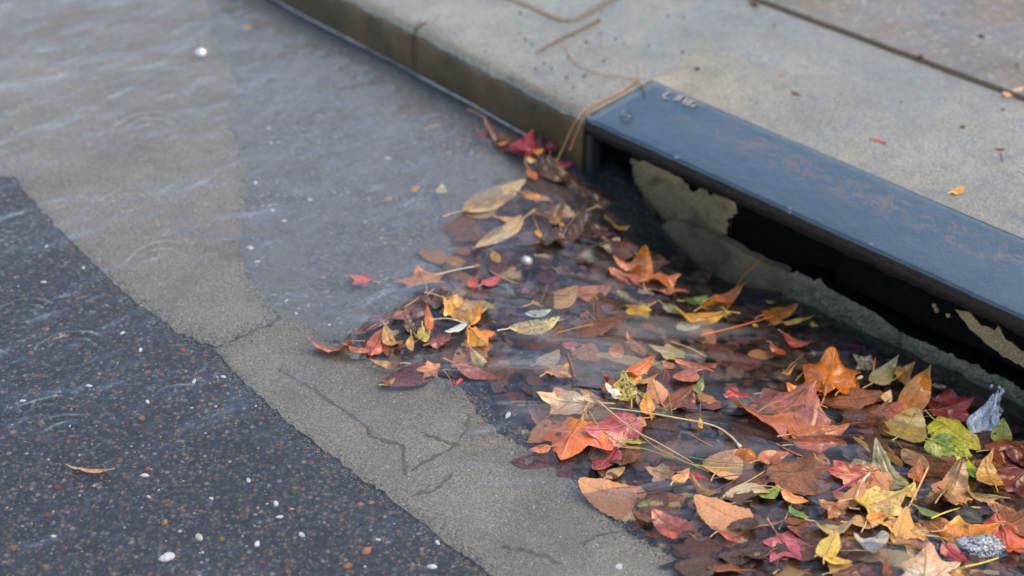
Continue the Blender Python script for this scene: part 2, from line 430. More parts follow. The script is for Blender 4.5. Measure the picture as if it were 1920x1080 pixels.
k = NM('gravel_with_sheen'); pz = k.geo(); vz = k.n('ShaderNodeTexVoronoi', {'Vector': pz, 'Scale': 190.0}); hz = k.n('ShaderNodeSeparateColor', {0: vz.outputs['Color']})
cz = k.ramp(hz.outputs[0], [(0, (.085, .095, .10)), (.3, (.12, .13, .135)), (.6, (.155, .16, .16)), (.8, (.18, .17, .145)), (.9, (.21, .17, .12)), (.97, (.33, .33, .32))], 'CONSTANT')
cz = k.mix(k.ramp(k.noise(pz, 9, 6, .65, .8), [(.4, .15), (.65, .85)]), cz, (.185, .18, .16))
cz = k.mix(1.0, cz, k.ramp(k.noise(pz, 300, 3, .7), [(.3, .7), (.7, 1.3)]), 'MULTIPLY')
k.bsdf(Base_Color=cz, Roughness=.6, Normal=k.bump(vz.outputs['Distance'], .002, -.5)); M['sheen_gravel'] = k.m; sheen_gravel.data.materials.append(k.m)
def crack(px, wd, parent, lift):
    pts = spline([on_bed(u, v, lift) for u, v in px], len(px) * 5)
    V, F = [], []
    for i, p in enumerate(pts):
        t = pts[min(i + 1, len(pts) - 1)] - pts[max(i - 1, 0)]; t /= np.linalg.norm(t)
        nn = np.array([-t[1], t[0], 0]); ww = wd * .85 * (.5 + rng.random()) * (0.3 if i in (0, len(pts) - 1) else 1)
        j = nn * rng.uniform(-.002, .002)
        V += [p + j + nn * ww, p + j + nn * ww * .0 + np.array([0, 0, .0012]), p + j - nn * ww]
        if i: b = 3 * i; F += [(b - 3, b - 2, b + 1, b), (b - 2, b - 1, b + 2, b + 1)]
    link('crack', mesh('crack', V, F), M['crack'], parent)
for px, wd in ([(520, 690), (570, 722), (630, 760), (685, 800), (692, 818)], .0035), ([(692, 820), (730, 832), (755, 842), (757, 870), (760, 895)], .004), \
        ([(768, 890), (800, 868), (840, 845), (870, 815), (878, 780)], .003), ([(790, 815), (830, 830), (868, 838)], .0035), ([(770, 935), (820, 920), (850, 890)], .003), \
        ([(940, 1030), (1000, 1040), (1050, 1060)], .0035), ([(1095, 1030), (1110, 1012), (1160, 1000)], .0025):
    crack(px, wd, g2, .0052)

# ------------------------------------------------------------------ water
def noise_field(shape, cells, seed):
    """smooth value noise on a grid of the given cell counts, cubic upsampled by repeated box blur"""
    r = np.random.default_rng(seed)
    a = r.standard_normal((cells[0] + 3, cells[1] + 3))
    xi = np.linspace(0, cells[0], shape[0]); yi = np.linspace(0, cells[1], shape[1])
    def up(A, x):
        k = np.clip(x.astype(int), 0, A.shape[0] - 4 + 0); t = (x - k)[:, None]
        k0, k1, k2, k3 = A[k], A[k + 1], A[k + 2], A[np.minimum(k + 3, A.shape[0] - 1)]
        w0 = (1 - t) ** 3 / 6; w1 = (3 * t ** 3 - 6 * t ** 2 + 4) / 6; w2 = (-3 * t ** 3 + 3 * t ** 2 + 3 * t + 1) / 6; w3 = t ** 3 / 6
        return k0 * w0 + k1 * w1 + k2 * w2 + k3 * w3
    return up(up(a, xi).T, yi).T
def water_grid():
    st = .0034
    sa = axis(-1.5, 1.25, st, 50); naf = np.arange(-1.45, .09, st)
    lo = []; g = st * 2.2; x = -1.45
    while x > -50: x -= g; lo.append(x); g *= 1.6
    nn_ = np.concatenate([np.array(lo)[::-1], naf])
    s, n = np.meshgrid(sa, nn_, indexing='ij')
    P = np.empty(s.shape + (3,)); P[..., 0] = A0[0] + s * ES[0] + n * EN[0]; P[..., 1] = A0[1] + s * ES[1] + n * EN[1]
    z = zw_sn(s, n)
    fade = S(-np.maximum(np.abs(s + .125) - 1.35, np.abs(n + .68) - .78), 0, .12)
    r = np.random.default_rng(5); h = np.zeros_like(s)
    sc, nc = np.clip(s, -1.6, 1.35), np.clip(n, -1.6, .1)
    def field(ls, ln, seed, ca=None, cb=None):
        """noise with grain ls along the flow and ln across it"""
        if ca is None: ca, cb = sc, nc
        ca, cb = np.clip(ca, -2.4, 2.0), np.clip(cb, -2.4, 2.0)
        cs, cn = int(4.5 / ls) + 1, int(4.5 / ln) + 1
        A = np.random.default_rng(seed).standard_normal((cs + 4, cn + 4))
        x = (ca + 2.4) / ls; y = (cb + 2.4) / ln
        i = np.floor(x).astype(int); j = np.floor(y).astype(int); fx = x - i; fy = y - j
        def wt(t): return ((1 - t) ** 3 / 6, (3 * t ** 3 - 6 * t ** 2 + 4) / 6, (-3 * t ** 3 + 3 * t ** 2 + 3 * t + 1) / 6, t ** 3 / 6)
        wx, wy = wt(fx), wt(fy); o = 0
        for a in range(4):
            for b in range(4): o = o + A[i + a, j + b] * wx[a] * wy[b]
        return o
    # ripple crests stand across the flow
    warp = .02 * field(.10, .16, 31)
    pile = S(s, -.02, .22) * S(n, -.80, -.60) 
    calm = 1 - .35 * pile
    for lam, amp, sd in ((.030, .00042, 1), (.019, .00028, 2), (.012, .00016, 3), (.047, .00045, 4)):
        for q in range(3):
            an = r.uniform(-.38, .38) + .12
            ph = 2 * np.pi / lam * ((s + warp) * math.cos(an) + n * math.sin(an)) + r.uniform(0, 6.28)
            h += amp * .22 * np.sin(ph) * np.clip(.3 + field(.09, .13, 40 + sd * 5 + q), 0, 2)
    ra, rb = s * .985 + n * .17 + .3 * warp, n * .985 - s * .17
    h += .0011 * field(.011, .019, 61, ra, rb) + .0019 * field(.022, .034, 62, ra, rb) + .0034 * field(.055, .075, 64, ra, rb) + .003 * field(.10, .12, 65)
    h += .0022 * field(.13, .16, 63)
    h *= calm
    # broken, streaming water over the leaves (long along the flow that turns in to the drain)
    fa, fb = (s + n) * .7071, (n - s) * .7071
    h += pile * (.0060 * field(.10, .030, 71, fa, fb) + .0045 * field(.055, .020, 72, fa, fb) + .0016 * field(.04, .010, 73, fa, fb) + .004 * field(.09, .09, 74))
    # rain rings
    for u, v, rp, am in RINGS:
        c = on_water(u, v); d2 = np.hypot(P[..., 0] - c[0], P[..., 1] - c[1])
        rr = rp / FPX * np.linalg.norm(c - CO)
        az = np.arctan2(P[..., 1] - c[1], P[..., 0] - c[0]); am = am * (.25 + .75 * np.clip(np.cos(az - 2.2) * .75 + .4, 0, 1))
        for q, (rq, aq) in enumerate(((rr, 1.0), (rr * .62, .6))):
            wv = max(.008, rr * .26)
            h += 1.5 * am * aq * np.exp(-((d2 - rq) / wv) ** 2) * np.cos(2 * np.pi * (d2 - rq) / (wv * 1.5))
    for u, v, rp, dp in DIMPLES:
        c = on_water(u, v); d2 = np.hypot(P[..., 0] - c[0], P[..., 1] - c[1]); rr = rp / FPX * 2.5
        h += -dp * np.exp(-(d2 / rr) ** 2) + dp * .6 * np.exp(-((d2 - rr * 1.7) / (rr * .5)) ** 2)
    for u, v, ru, dz in HUMPS:
        c = on_water(u, v); d2 = np.hypot(P[..., 0] - c[0], P[..., 1] - c[1]); rr = ru / FPX * 2.4
        h += dz * np.exp(-(d2 / rr) ** 2)
    z = z + h * fade
    kd = kerb_n(s) - n          # meniscus against the kerb
    up = s < 0.0
    z += np.where(up, .0045 * np.exp(-np.clip(kd - .004, 0, None) / .0050) * S(-s, 0, .1), 0)
    P[..., 2] = z
    mid = S(s, .08, .25) * S(n, -.66, -.50) * (1 - S(s, .62, .86)) * S(-n, .0, .08)
    churn = np.clip(.010 + .30 * mid * np.clip(.45 + .7 * field(.10, .030, 81, fa, fb), .08, 1.3) + .12 * pile * np.clip(field(.10, .03, 83, fa, fb), 0, 1), 0, .38)
    murk_sheen = (.012 + .095 * S(P[..., 1], 1.75, 2.7)) * (1 - pile) + .22 * mid * np.clip(field(.12, .020, 91, fa, fb) * 1.6 + .1, 0, 1) + .012  # haze rises with distance, standing in for stronger sky reflection
    return P, churn, np.clip(murk_sheen, 0, .24)
RINGS = [(240, 375, 42, .0011), (290, 432, 30, .0010), (300, 490, 55, .0008), (130, 655, 58, .0013), (45, 585, 48, .0012), (500, 118, 28, .0011), (150, 140, 34, .0009),
         (375, 97, 20, .0007), (740, 200, 40, .0011), (860, 300, 60, .0010), (640, 240, 50, .0008), (560, 250, 46, .0010), (280, 245, 60, .0008), (400, 160, 60, .0007),
         (245, 318, 34, .0010), (470, 640, 60, .0005), (195, 950, 30, .0009), (220, 890, 40, .0008), (85, 790, 60, .0006), (400, 500, 60, .0006), (830, 255, 44, .0010),
         (990, 262, 30, .0007), (330, 745, 60, .0006), (120, 830, 70, .0006), (250, 60, 60, .0008), (690, 330, 44, .0006), (60, 220, 50, .0007), (480, 900, 60, .0005)]
DIMPLES = [(172, 158, 8, .0022), (166, 277, 6, .0018), (185, 566, 9, .0022), (425, 294, 6, .0016), (748, 398, 9, .0024), (400, 172, 7, .0015), (555, 530, 8, .0018),
           (595, 258, 8, .0016), (425, 930, 8, .0014), (280, 486, 10, .0016), (500, 120, 10, .0012), (40, 20, 8, .0012), (115, 562, 9, .0010), (215, 526, 6, .0012)]
HUMPS = [(1050, 395, 55, .016), (1030, 330, 40, -.006), (700, 620, 45, .007), (800, 600, 50, .006), (1000, 480, 60, .006), (1100, 470, 50, .010), (1520, 565, 55, .012), (1600, 590, 40, .006),
         (1250, 530, 55, .006), (1080, 545, 50, .005), (1260, 650, 60, -.004), (1450, 820, 60, -.005), (1550, 780, 50, .004), (1130, 880, 50, -.005), (980, 800, 40, .004)]
WP, WC, WM = water_grid()
me = grid_mesh('water', WP)
at_ = me.attributes.new('churn', 'FLOAT', 'POINT'); at_.data.foreach_set('value', WC.astype(np.float32).reshape(-1))
at_ = me.attributes.new('murk_sheen', 'FLOAT', 'POINT'); at_.data.foreach_set('value', WM.astype(np.float32).reshape(-1))
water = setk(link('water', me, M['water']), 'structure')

# ------------------------------------------------------------------ kerb and pavement
def kerb_strip(s0, s1, name, mat_top, mat_face, seed):
    k = max(2, int((s1 - s0) / .012)) if s0 > -3 else 60
    ss = np.concatenate([np.linspace(-8, -1.3, 30)[:-1], np.arange(-1.3, s1 - .004, .01), [s1]])
    prof = [(0.004, -.25), (0.0, -.02), (.002, .03), (.004, .068), (.007, .082), (.014, .0905), (.026, .0945), (.045, KZ), (.09, KZ), (.195, KZ), (.4, KZ)]
    r = random.Random(seed); V, F, mi = [], [], []
    for i, s in enumerate(ss):
        kn = float(kerb_n(s)) if s < -1e-6 else 0.0
        end = 1.0 if s1 < -.01 or i < len(ss) - 1 else 1.0
        for j, (a, z) in enumerate(prof):
            nz = mnoise.noise(Vector((s * 22, j * 1.3, seed))) * .0038 + mnoise.noise(Vector((s * 90, j * 2.3, seed + 5))) * .0026
            if j in (0, 1) or j > 7: nz *= .2
            n = kn + a + nz
            if a > .1: n = kn + a
            p = sn(s, n); V.append((p[0], p[1], z + (nz * .6 if 2 < j < 8 else 0)))
        p = sn(s, .5945); V.append((p[0], p[1], KZ))
        m = len(prof) + 1
        if i:
            for j in range(m - 1):
                F.append((i * m + j, i * m + j + 1, (i - 1) * m + j + 1, (i - 1) * m + j)); mi.append(1 if j < 4 else 0)
    m = len(prof) + 1
    F.append(tuple(range(m))); mi.append(1)
    e0 = (len(ss) - 1) * m; kf = len(V); q0 = sn(s1, .195)
    V.append((q0[0], q0[1], -.25)); F.append(tuple([e0 + j for j in reversed(range(len(prof) - 1))] + [kf])); mi.append(1)
    top = [e0 + len(prof) - 2, e0 + len(prof) - 1, e0 + len(prof)]
    for s_ in (.3, .6, .9, 1.2, 3.0, 8.0):       # the strip of concrete behind the lid
        nw = []
        for n_ in (.195, .4, .5945): p = sn(s_, n_); nw.append(len(V)); V.append((p[0], p[1], KZ))
        for j in range(2): F.append((top[j], nw[j], nw[j + 1], top[j + 1])); mi.append(0)
        top = nw
    me = mesh(name, V, F, smooth=True); me.materials.append(mat_top); me.materials.append(mat_face)
    me.polygons.foreach_set('material_index', mi)
    b = bmesh.new(); b.from_mesh(me)
    for f in b.faces:
        if len(f.verts) > 4: f.smooth = False
    bmesh.ops.recalc_face_normals(b, faces=b.faces); b.to_mesh(b_me := me); b.free()
    return link(name, me)
sJ = -.478
kerb_b = setk(kerb_strip(-8, -.004, 'kerb', M['kerbtop'], M['kerbface'], 9), 'structure')
V, F = [], []
for i, (a, z) in enumerate(((-.0012, -.03), (-.001, .02), (.0, .05), (.002, .072), (.005, .085), (.014, .0925), (.026, .0965), (.05, KZ + .001), (.075, KZ + .001))):
    for e in (-1, 1):
        wd = .0022 + .0012 * mnoise.noise(Vector((i * 1.7, e, 0))) if i < 8 else .0004
        p = sn(sJ + e * wd + .001 * math.sin(i * 2.1), float(kerb_n(sJ)) + a - .0006); V.append((p[0], p[1], z))
    if i: F.append((2 * i - 2, 2 * i - 1, 2 * i + 1, 2 * i))
link('joint_dirt', mesh('joint_dirt', V, F), M['dirt'], kerb_b)
Q = [(*sn(s_, float(kerb_n(s_)) - .004 + .002 * mnoise.noise(Vector((s_ * 9, 1, 0)))), .0035 + .0022 * mnoise.noise(Vector((s_ * 5, 2, 0)))) for s_ in np.arange(-2.2, -.12, .012)]
link('waterline_scum', tube_mesh('waterline_scum', Q, [.0016 + .0007 * mnoise.noise(Vector((i * .5, 0, 3))) for i in range(len(Q))], 6), M['scum'], kerb_b)
def box_sn(s0, s1, n0, n1, z0, z1):
    P = [sn(s, n) for s, n in ((s0, n0), (s1, n0), (s1, n1), (s0, n1))]
    V = [(p[0], p[1], z) for z in (z0, z1) for p in P]
    F = [(3, 2, 1, 0), (4, 5, 6, 7)] + [(i, (i + 1) % 4, (i + 1) % 4 + 4, i + 4) for i in range(4)]
    return V, F
LID_N = .187
V, F = box_sn(-.004, 8.0, LID_N + .008, .5945, -.1, KZ - .0015)
link('bedding', mesh('bedding', V, F, False), M['kerbtop'], kerb_b)
V, F = box_sn(-8, 8, .604, 12, -.1, KZ + .004)
pave = setk(link('pavement', mesh('pavement', V, F, False), M['agg']), 'structure')
# joint between kerb and pavement: dirt in the groove, broken along its far edge
V, F = [], []
ss = np.arange(-1.2, 1.4, .012)
for i, s in enumerate(ss):
    a = .5915 + mnoise.noise(Vector((s * 25, 0, 1))) * .002; b = .607 + mnoise.noise(Vector((s * 18, 3, 1))) * .004
    for n, z in ((a, KZ - .004), ((a + b) / 2 - .003, KZ + .0015), ((a + b) / 2 + .003, KZ + .0035), (b, KZ + .0052), (b + .002, KZ - .005)):
        p = sn(s, n); V.append((p[0], p[1], z))
    if i:
        for j in range(4): F.append(((i - 1) * 5 + j, i * 5 + j, i * 5 + j + 1, (i - 1) * 5 + j + 1))
link('joint_dirt', mesh('joint_dirt', V, F), M['dirt'], pave)

# storm drain ------------------------------------------------------------------
DR = bpy.data.objects.new('storm_drain', None); COL.objects.link(DR)
p = sn(0, 0); DR.location = (p[0], p[1], 0); DR.rotation_euler = (0, 0, math.atan2(ES[1], ES[0]))
setk(DR, 'thing', 'black steel lidded storm drain inlet set into the concrete kerb', 'storm drain')
SEND = 2.2
def lbox(s0, s1, n0, n1, z0, z1, bev=0.0, name='part'):
    b = bmesh.new()
    vs_ = [b.verts.new((s, n, z)) for z in (z0, z1) for s, n in ((s0, n0), (s1, n0), (s1, n1), (s0, n1))]
    for f in [(3, 2, 1, 0), (4, 5, 6, 7)] + [(i, (i + 1) % 4, (i + 1) % 4 + 4, i + 4) for i in range(4)]: b.faces.new([vs_[i] for i in f])
    if bev: bmesh.ops.bevel(b, geom=b.edges[:], offset=bev, segments=3, affect='EDGES', profile=.6)
    for f in b.faces: f.smooth = bool(bev)
    me = bpy.data.meshes.new(name); b.to_mesh(me); b.free(); return me
# plate: slightly warped top with rounded front edge
sp = np.arange(0.002, SEND, .02); npf = [(0.0, -.003), (0.0, .0), (.0008, .0028), (.003, .0046), (.007, .005), (.03, .005), (.06, .0052), (.1, .005), (.14, .005), (.17, .005), (.183, .005), (.1865, .004), (.187, -.003)]
V, F = [], []
for i, s in enumerate(sp):
    for j, (n, z) in enumerate(npf):
        V.append((s, n + (mnoise.noise(Vector((s * 30, 0, 4))) * .0008 if j < 4 else 0), KZ - .002 + z + mnoise.noise(Vector((s * 5, n * 9, 2))) * .0014))
    if i:
        m = len(npf)
        for j in range(m - 1): F.append(((i - 1) * m + j, i * m + j, i * m + j + 1, (i - 1) * m + j + 1))
F.append(tuple(range(len(npf)))); F.append(tuple((len(sp) - 1) * len(npf) + j for j in reversed(range(len(npf)))))
me = mesh('lid', V, F); lid = link('lid', me, M['steel'], DR)
# front flange with a ragged lower edge
V, F = [], []
ss = np.arange(.002, SEND, .007)
for i, s in enumerate(ss):
    low = KZ - .031 + mnoise.noise(Vector((s * 26, 1, 8))) * .004 + mnoise.noise(Vector((s * 80, 1, 8))) * .002
    for n, z in ((.0015, KZ - .0045), (.001 + mnoise.noise(Vector((s * 40, 7, 1))) * .0012, KZ - .015), (.002, low), (.010, low + .001), (.010, KZ - .006)):
        V.append((s, n, z))
    if i:
        for j in range(4): F.append(((i - 1) * 5 + j, (i - 1) * 5 + j + 1, i * 5 + j + 1, i * 5 + j))
link('flange', mesh('flange', V, F), M['rustlip'], DR)
link('grout_line', lbox(0.0, SEND, LID_N + .0005, LID_N + .0085, .06, KZ + .002, .0012, 'grout_line'), M['grout'], DR)
link('grout_line', lbox(-.005, .0015, .02, LID_N + .008, .06, KZ + .001, .0012, 'grout_line'), M['dirt'], DR)
# end frame and end wall of the mouth
link('end_frame', lbox(.002, .016, .004, .03, -.2, KZ - .006, .002, 'end_frame'), M['rustlip'], DR)
link('end_wall', lbox(-.003, .0015, .012, LID_N, -.25, KZ - .006, 0, 'end_wall'), M['tar_and_shade'], DR)
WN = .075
link('back_wall', lbox(.0015, SEND, WN, LID_N - .004, -.3, KZ - .006, 0, 'back_wall'), M['tar_and_shade'], DR)
def wall_piece(name, px, n0, th, mat, seed, amp=2.5, step=9):
    P = [on_wall(u, v, n0) for u, v in jitter_poly(px, step, amp, seed)]
    me = poly_prism([(s, n0, z) for s, z in P], (0, th, 0), name)
    return link(name, me, mat, DR)
wall_piece('bare_patch', [(1183, 300), (1230, 305), (1262, 318), (1285, 345), (1300, 362), (1318, 352), (1332, 368), (1352, 360), (1378, 378), (1384, 398), (1366, 412), (1364, 440), (1340, 440),
                          (1290, 418), (1262, 408), (1240, 416), (1228, 400), (1220, 420), (1200, 390), (1205, 360), (1190, 345)], WN - .0012, .02, M['wallpatch'], 4, 3.2, 5)
wall_piece('bare_patch', [(1790, 580), (1815, 585), (1840, 610), (1865, 620), (1872, 612), (1885, 635), (1930, 668), (1960, 700), (1930, 692), (1880, 668), (1845, 640), (1815, 612)], .040, .06, M['wallpatch'], 5, 1.5, 6)
for q, (u, v) in enumerate(((1755, 582), (1777, 592), (1750, 574))):
    wall_piece('bare_patch', [(u - 4, v - 3), (u + 3, v - 4), (u + 5, v + 3), (u - 2, v + 4)], .040, .06, M['wallpatch'], 50 + q, .8, 4)
wall_piece('lower_panel', [(1236, 424), (1262, 412), (1300, 424), (1345, 446), (1400, 476), (1440, 496), (1478, 512), (1490, 560), (1510, 680), (1400, 690), (1250, 640), (1228, 500), (1228, 450)], WN - .016, .03, M['wallpanel'], 6)
wall_piece('mossy_foot', [(1140, 395), (1180, 400), (1225, 425), (1243, 440), (1240, 520), (1236, 600), (1140, 540)], WN - .0185, .03, M['rough'], 16, 4, 6)
# black coated slab that hangs in front of the wall over the sill
link('coated_slab', lbox(.52, SEND, .042, WN - .001, -.028, KZ - .007, .003, 'coated_slab'), M['tar_and_shade'], DR)
# rough broken sill under the mouth
V, F = [], []
sil = [(1478, 512), (1500, 508), (1540, 520), (1560, 540), (1600, 562), (1640, 585), (1665, 602), (1690, 618), (1720, 632), (1760, 650), (1800, 668), (1850, 692), (1900, 716), (1960, 748), (2100, 820), (2500, 1010)]
T = [on_wall(u, v, .040) for u, v in sil]; ts = [t[0] for t in T]; tz = [t[1] for t in T]
ss = np.arange(ts[0], min(SEND - .01, ts[-1]), .004)
rows = 40
for i, s in enumerate(ss):
    z1 = float(np.interp(s, ts, tz)) + mnoise.noise(Vector((s * 20, 5, 2))) * .005 + mnoise.noise(Vector((s * 90, 5, 2))) * .006 - .022 * max(0, mnoise.noise(Vector((s * 13, 8, 4))) - .12)
    for j in range(rows):
        f = j / (rows - 3)
        if j < rows - 2:
            z = -.28 + (z1 + .28) * f; cr = .004 * max(0, f - .95) / .05
            n = .030 + cr + (mnoise.turbulence(Vector((s * 20, z * 20, 3)), 6, True, amplitude_scale=.62, frequency_scale=2.1) - .9) * -.006 + (.5 - mnoise.voronoi(Vector((s * 55, z * 55, 1)))[0][0]) * .004 + mnoise.noise(Vector((s * 200, z * 200, 9))) * .0022
        elif j == rows - 2: z = z1 + .001; n = .06
        else: z = z1 - .002; n = .074
        V.append((s, n, z))
    if i:
        for j in range(rows - 1): F.append(((i - 1) * rows + j, i * rows + j, i * rows + j + 1, (i - 1) * rows + j + 1))
F.append(tuple(range(rows)))
me = mesh('rough_sill', V, F, False); me.materials.append(M['rough']); me.materials.append(M['tar_and_shade'])
me.polygons.foreach_set('material_index', [1 if (i % (rows - 1)) >= rows - 3 and i < len(F) - 1 else 0 for i in range(len(F))])  # ledge top blackened like the wall, so that it shows no light
link('rough_sill', me, None, DR)
# thin iron bar at the foot of the wall
b0 = on_wall(1244, 498, .045); b1 = on_wall(1345, 556, .045)
link('iron_bar', tube_mesh('iron_bar', [(b0[0], .045, b0[1]), (b1[0], .045, b1[1])], [.004, .004], 6), M['rustlip'], DR)
# raised, worn letter strokes on the lid
def lidp(u, v, dz=.004):
    p = on_z(u, v, KZ + dz); s, n = to_sn(p[0], p[1]); return (s, n, p[2])
for st in ([(1247, 186), (1243, 180), (1250, 175), (1259, 172)], [(1244, 184), (1253, 185)], [(1263, 188), (1274, 180)], [(1270, 189), (1279, 181), (1285, 182)],
           [(1280, 192), (1290, 184)], [(1281, 195), (1288, 192), (1297, 188)], [(1288, 198), (1299, 190), (1307, 192)], [(1295, 200), (1305, 196)]):
    P = spline([lidp(u, v) for u, v in st], 7)
    link('letter_stroke', tube_mesh('letter_stroke', P, [.0016] * 7, 6), M['letters'], lid)
# ------------------------------------------------------------------ stones in the road
def ico(sub=1):
    b = bmesh.new(); bmesh.ops.create_icosphere(b, subdivisions=sub, radius=1.0)
    V = np.array([v.co[:] for v in b.verts]); F = [tuple(v.index for v in f.verts) for f in b.faces]; b.free(); return V, F
IV, IF = ico(1)
STONE_C = [(.22, .115, .06), (.24, .16, .095), (.20, .155, .105), (.16, .17, .155), (.12, .155, .15), (.20, .115, .075), (.075, .085, .09), (.42, .36, .28), (.15, .20, .15), (.34, .12, .08), (.11, .12, .13)]
def road_spots(count, seed):
    r = random.Random(seed); o = []
    while len(o) < count:
        u = r.uniform(-150, 1300); v = r.uniform(-60, 1180)
        if pip((u, v), GUT_UP) or pip((u, v), GUT_LOW): continue
        if pip((u, v), SHEEN_GRAVEL) and r.random() < .7: continue
        p = on_water(u, v); s, n = to_sn(p[0], p[1])
        if n > -.01 or n < -1.45: continue
        if n > -.55 and s > .35: continue
        o.append((u, v))
    return o
stone_me = []
for q in range(6):
    V = IV.copy() * np.array([1, random.Random(q).uniform(.65, .95), .45])
    V *= 1 + .22 * np.random.default_rng(q).standard_normal((len(V), 1)).clip(-1.2, 1.2)
    me = mesh('pebble', V, IF); me.materials.append(M['stone']); stone_me.append(me)
def pebble(u, v, rad, col, parent, lift=.0006):
    p = on_bed(u, v, lift)
    o = bpy.data.objects.new('pebble', rng.choice(stone_me)); COL.objects.link(o)
    o.location = p; o.rotation_euler = (rng.uniform(-.2, .2), rng.uniform(-.2, .2), rng.uniform(0, 6.28)); o.scale = (rad * .85,) * 3
    o.color = (*[c * rng.uniform(.5, .85) for c in col], 1); o.parent = parent
    return o
NAMED_P = [(790, 66 + 720, 0), ]
for u, v, rad, col in ((265, 786, .0075, C['ochre']), (333, 811, .006, C['coral']), (378, 753, .006, C['tan']), (395, 760, .006, C['pale']), (275, 698, .008, C['ochre']), (278, 882, .006, C['orange']),
                       (108, 912, .0075, C['rust']), (416, 1011, .007, C['ochre']), (675, 948, .0075, C['tan']), (697, 943, .007, C['peach']), (690, 1036, .0095, C['peach']), (651, 1062, .010, C['tan']),
                       (897, 1042, .006, C['ochre']), (57, 662, .008, C['tan']), (340, 655, .006, C['coral']), (230, 600, .006, C['ochre']), (25, 1028, .008, C['ochre']), (88, 968, .006, C['rust']),
                       (310, 980, .007, C['tan']), (85, 1065, .006, C['ochre']), (540, 1070, .007, C['ochre']), (450, 940, .006, C['olive']), (550, 925, .008, C['green']), (135, 992, .006, C['grey']), (155, 500, .006, C['tan']), (35, 450, .006, C['ochre'])):
    pebble(u, v, rad, col, road, .0015)
for u, v in road_spots(255, 3):
    pebble(u, v, rng.uniform(.0030, .0056), rng.choice(STONE_C), road)
for u, v in ((680, 985), (640, 1050), (768, 745), (772, 832), (845, 1035), (1000, 900)):
    pebble(u, v, .005, rng.choice(STONE_C), g2, .001)
# the fine stones of the road surface, far too many to count
Vs, Fs, Cs = [], [], []
n0 = 0; IF4 = np.array(IF)
for u, v in road_spots(5200, 8):
    p = on_bed(u, v, -.0002); rad = .0014 + .0022 * rng.random() ** 2
    a = rng.uniform(0, 6.28); ca, sa = math.cos(a), math.sin(a)
    V = IV * np.array([1, rng.uniform(.6, 1), .55]) * rad * (1 + .2 * nrng.standard_normal((len(IV), 1)).clip(-1, 1))
    V = np.stack([V[:, 0] * ca - V[:, 1] * sa, V[:, 0] * sa + V[:, 1] * ca, V[:, 2]], 1) + p
    Vs.append(V); Fs.append(IF4 + n0); n0 += len(V)
    c = np.array(rng.choice(STONE_C)) * rng.uniform(.45, 1.15) if rng.random() < .97 else np.array((.6, .6, .58))
    Cs.append(np.tile(np.append(c, 1), (len(V), 1)))
for poly in (GUT_UP, GUT_LOW):
    for q in range(len(poly)):
        a0, b0 = np.array(poly[q], float), np.array(poly[(q + 1) % len(poly)], float); ln = np.linalg.norm(b0 - a0)
        for _ in range(int(min(ln, 500) * 2.2)):
            f = rng.random(); off = rng.gauss(0, 11); t_ = (b0 - a0) / max(ln, 1); u, v = a0 + (b0 - a0) * f + np.array([-t_[1], t_[0]]) * off
            if not (-60 < u < 1500 and -40 < v < 1120): continue
            ins = pip((u, v), poly); p = on_bed(u, v, .0042 if ins else .0008); rad = rng.uniform(.0007, .0020)
            V = IV * np.array([1, rng.uniform(.6, 1), .5]) * rad + p
            Vs.append(V); Fs.append(IF4 + n0); n0 += len(V)
            c = np.array(rng.choice(((.06, .062, .06), (.10, .095, .085), (.17, .15, .10)) if ins else ((.24, .21, .15), (.18, .155, .11), (.28, .25, .19)))) * rng.uniform(.7, 1.2)
            Cs.append(np.tile(np.append(c, 1), (len(V), 1)))
me = mesh('road_gravel', np.concatenate(Vs), [tuple(int(i) for i in f) for f in np.concatenate(Fs)])
ca_ = me.color_attributes.new('tone', 'FLOAT_COLOR', 'POINT'); ca_.data.foreach_set('color', np.concatenate(Cs).astype(np.float32).reshape(-1))
o = link('road_gravel', me, M['gravel']); setk(o, 'stuff', 'small mixed stones of the road surface under the water', 'gravel')

def chip(u, v, rad, lab, group=None, col=C['white'], flat=.4, on='bed', name='white_chip', cat='stone chip', asp=.6):
    V = IV2.copy(); r = np.random.default_rng(int(u * 7 + v))
    V = V * (1 + .28 * np.array([mnoise.noise(Vector((x * 1.6 + u, y * 1.6, z * 1.6 + v))) for x, y, z in V])[:, None]) * np.array([1, asp, flat])
    p = on_bed(u, v, rad * flat * .6) if on == 'bed' else on_water(u, v, .001)
    o = link(name, mesh(name, V * rad, IF2), M['stone']); o.location = p; o.rotation_euler = (0, 0, rng.uniform(0, 6.28)); o.color = (*col, 1)
    return setk(o, None, lab, cat, group)
IV2, IF2 = ico(2)
chip(313, 1046, .0115, 'largest white chip, lying on the dark road near the lower left corner', asp=.7)
chip(373, 1007, .0085, 'ragged whitish chip up and right of the largest white chip', col=(.7, .66, .55))
chip(1160, 1064, .006, 'round white pebble on the sandy slab at the lower edge', flat=.8, asp=.85)
chip(1201, 960, .0055, 'small round white bead beside a green sliver at the edge of the leaves', flat=.9, asp=.95)
chip(786, 859, .007, 'cream coloured wood chip lying on the cracked sandy slab', col=C['cream'], asp=.4)
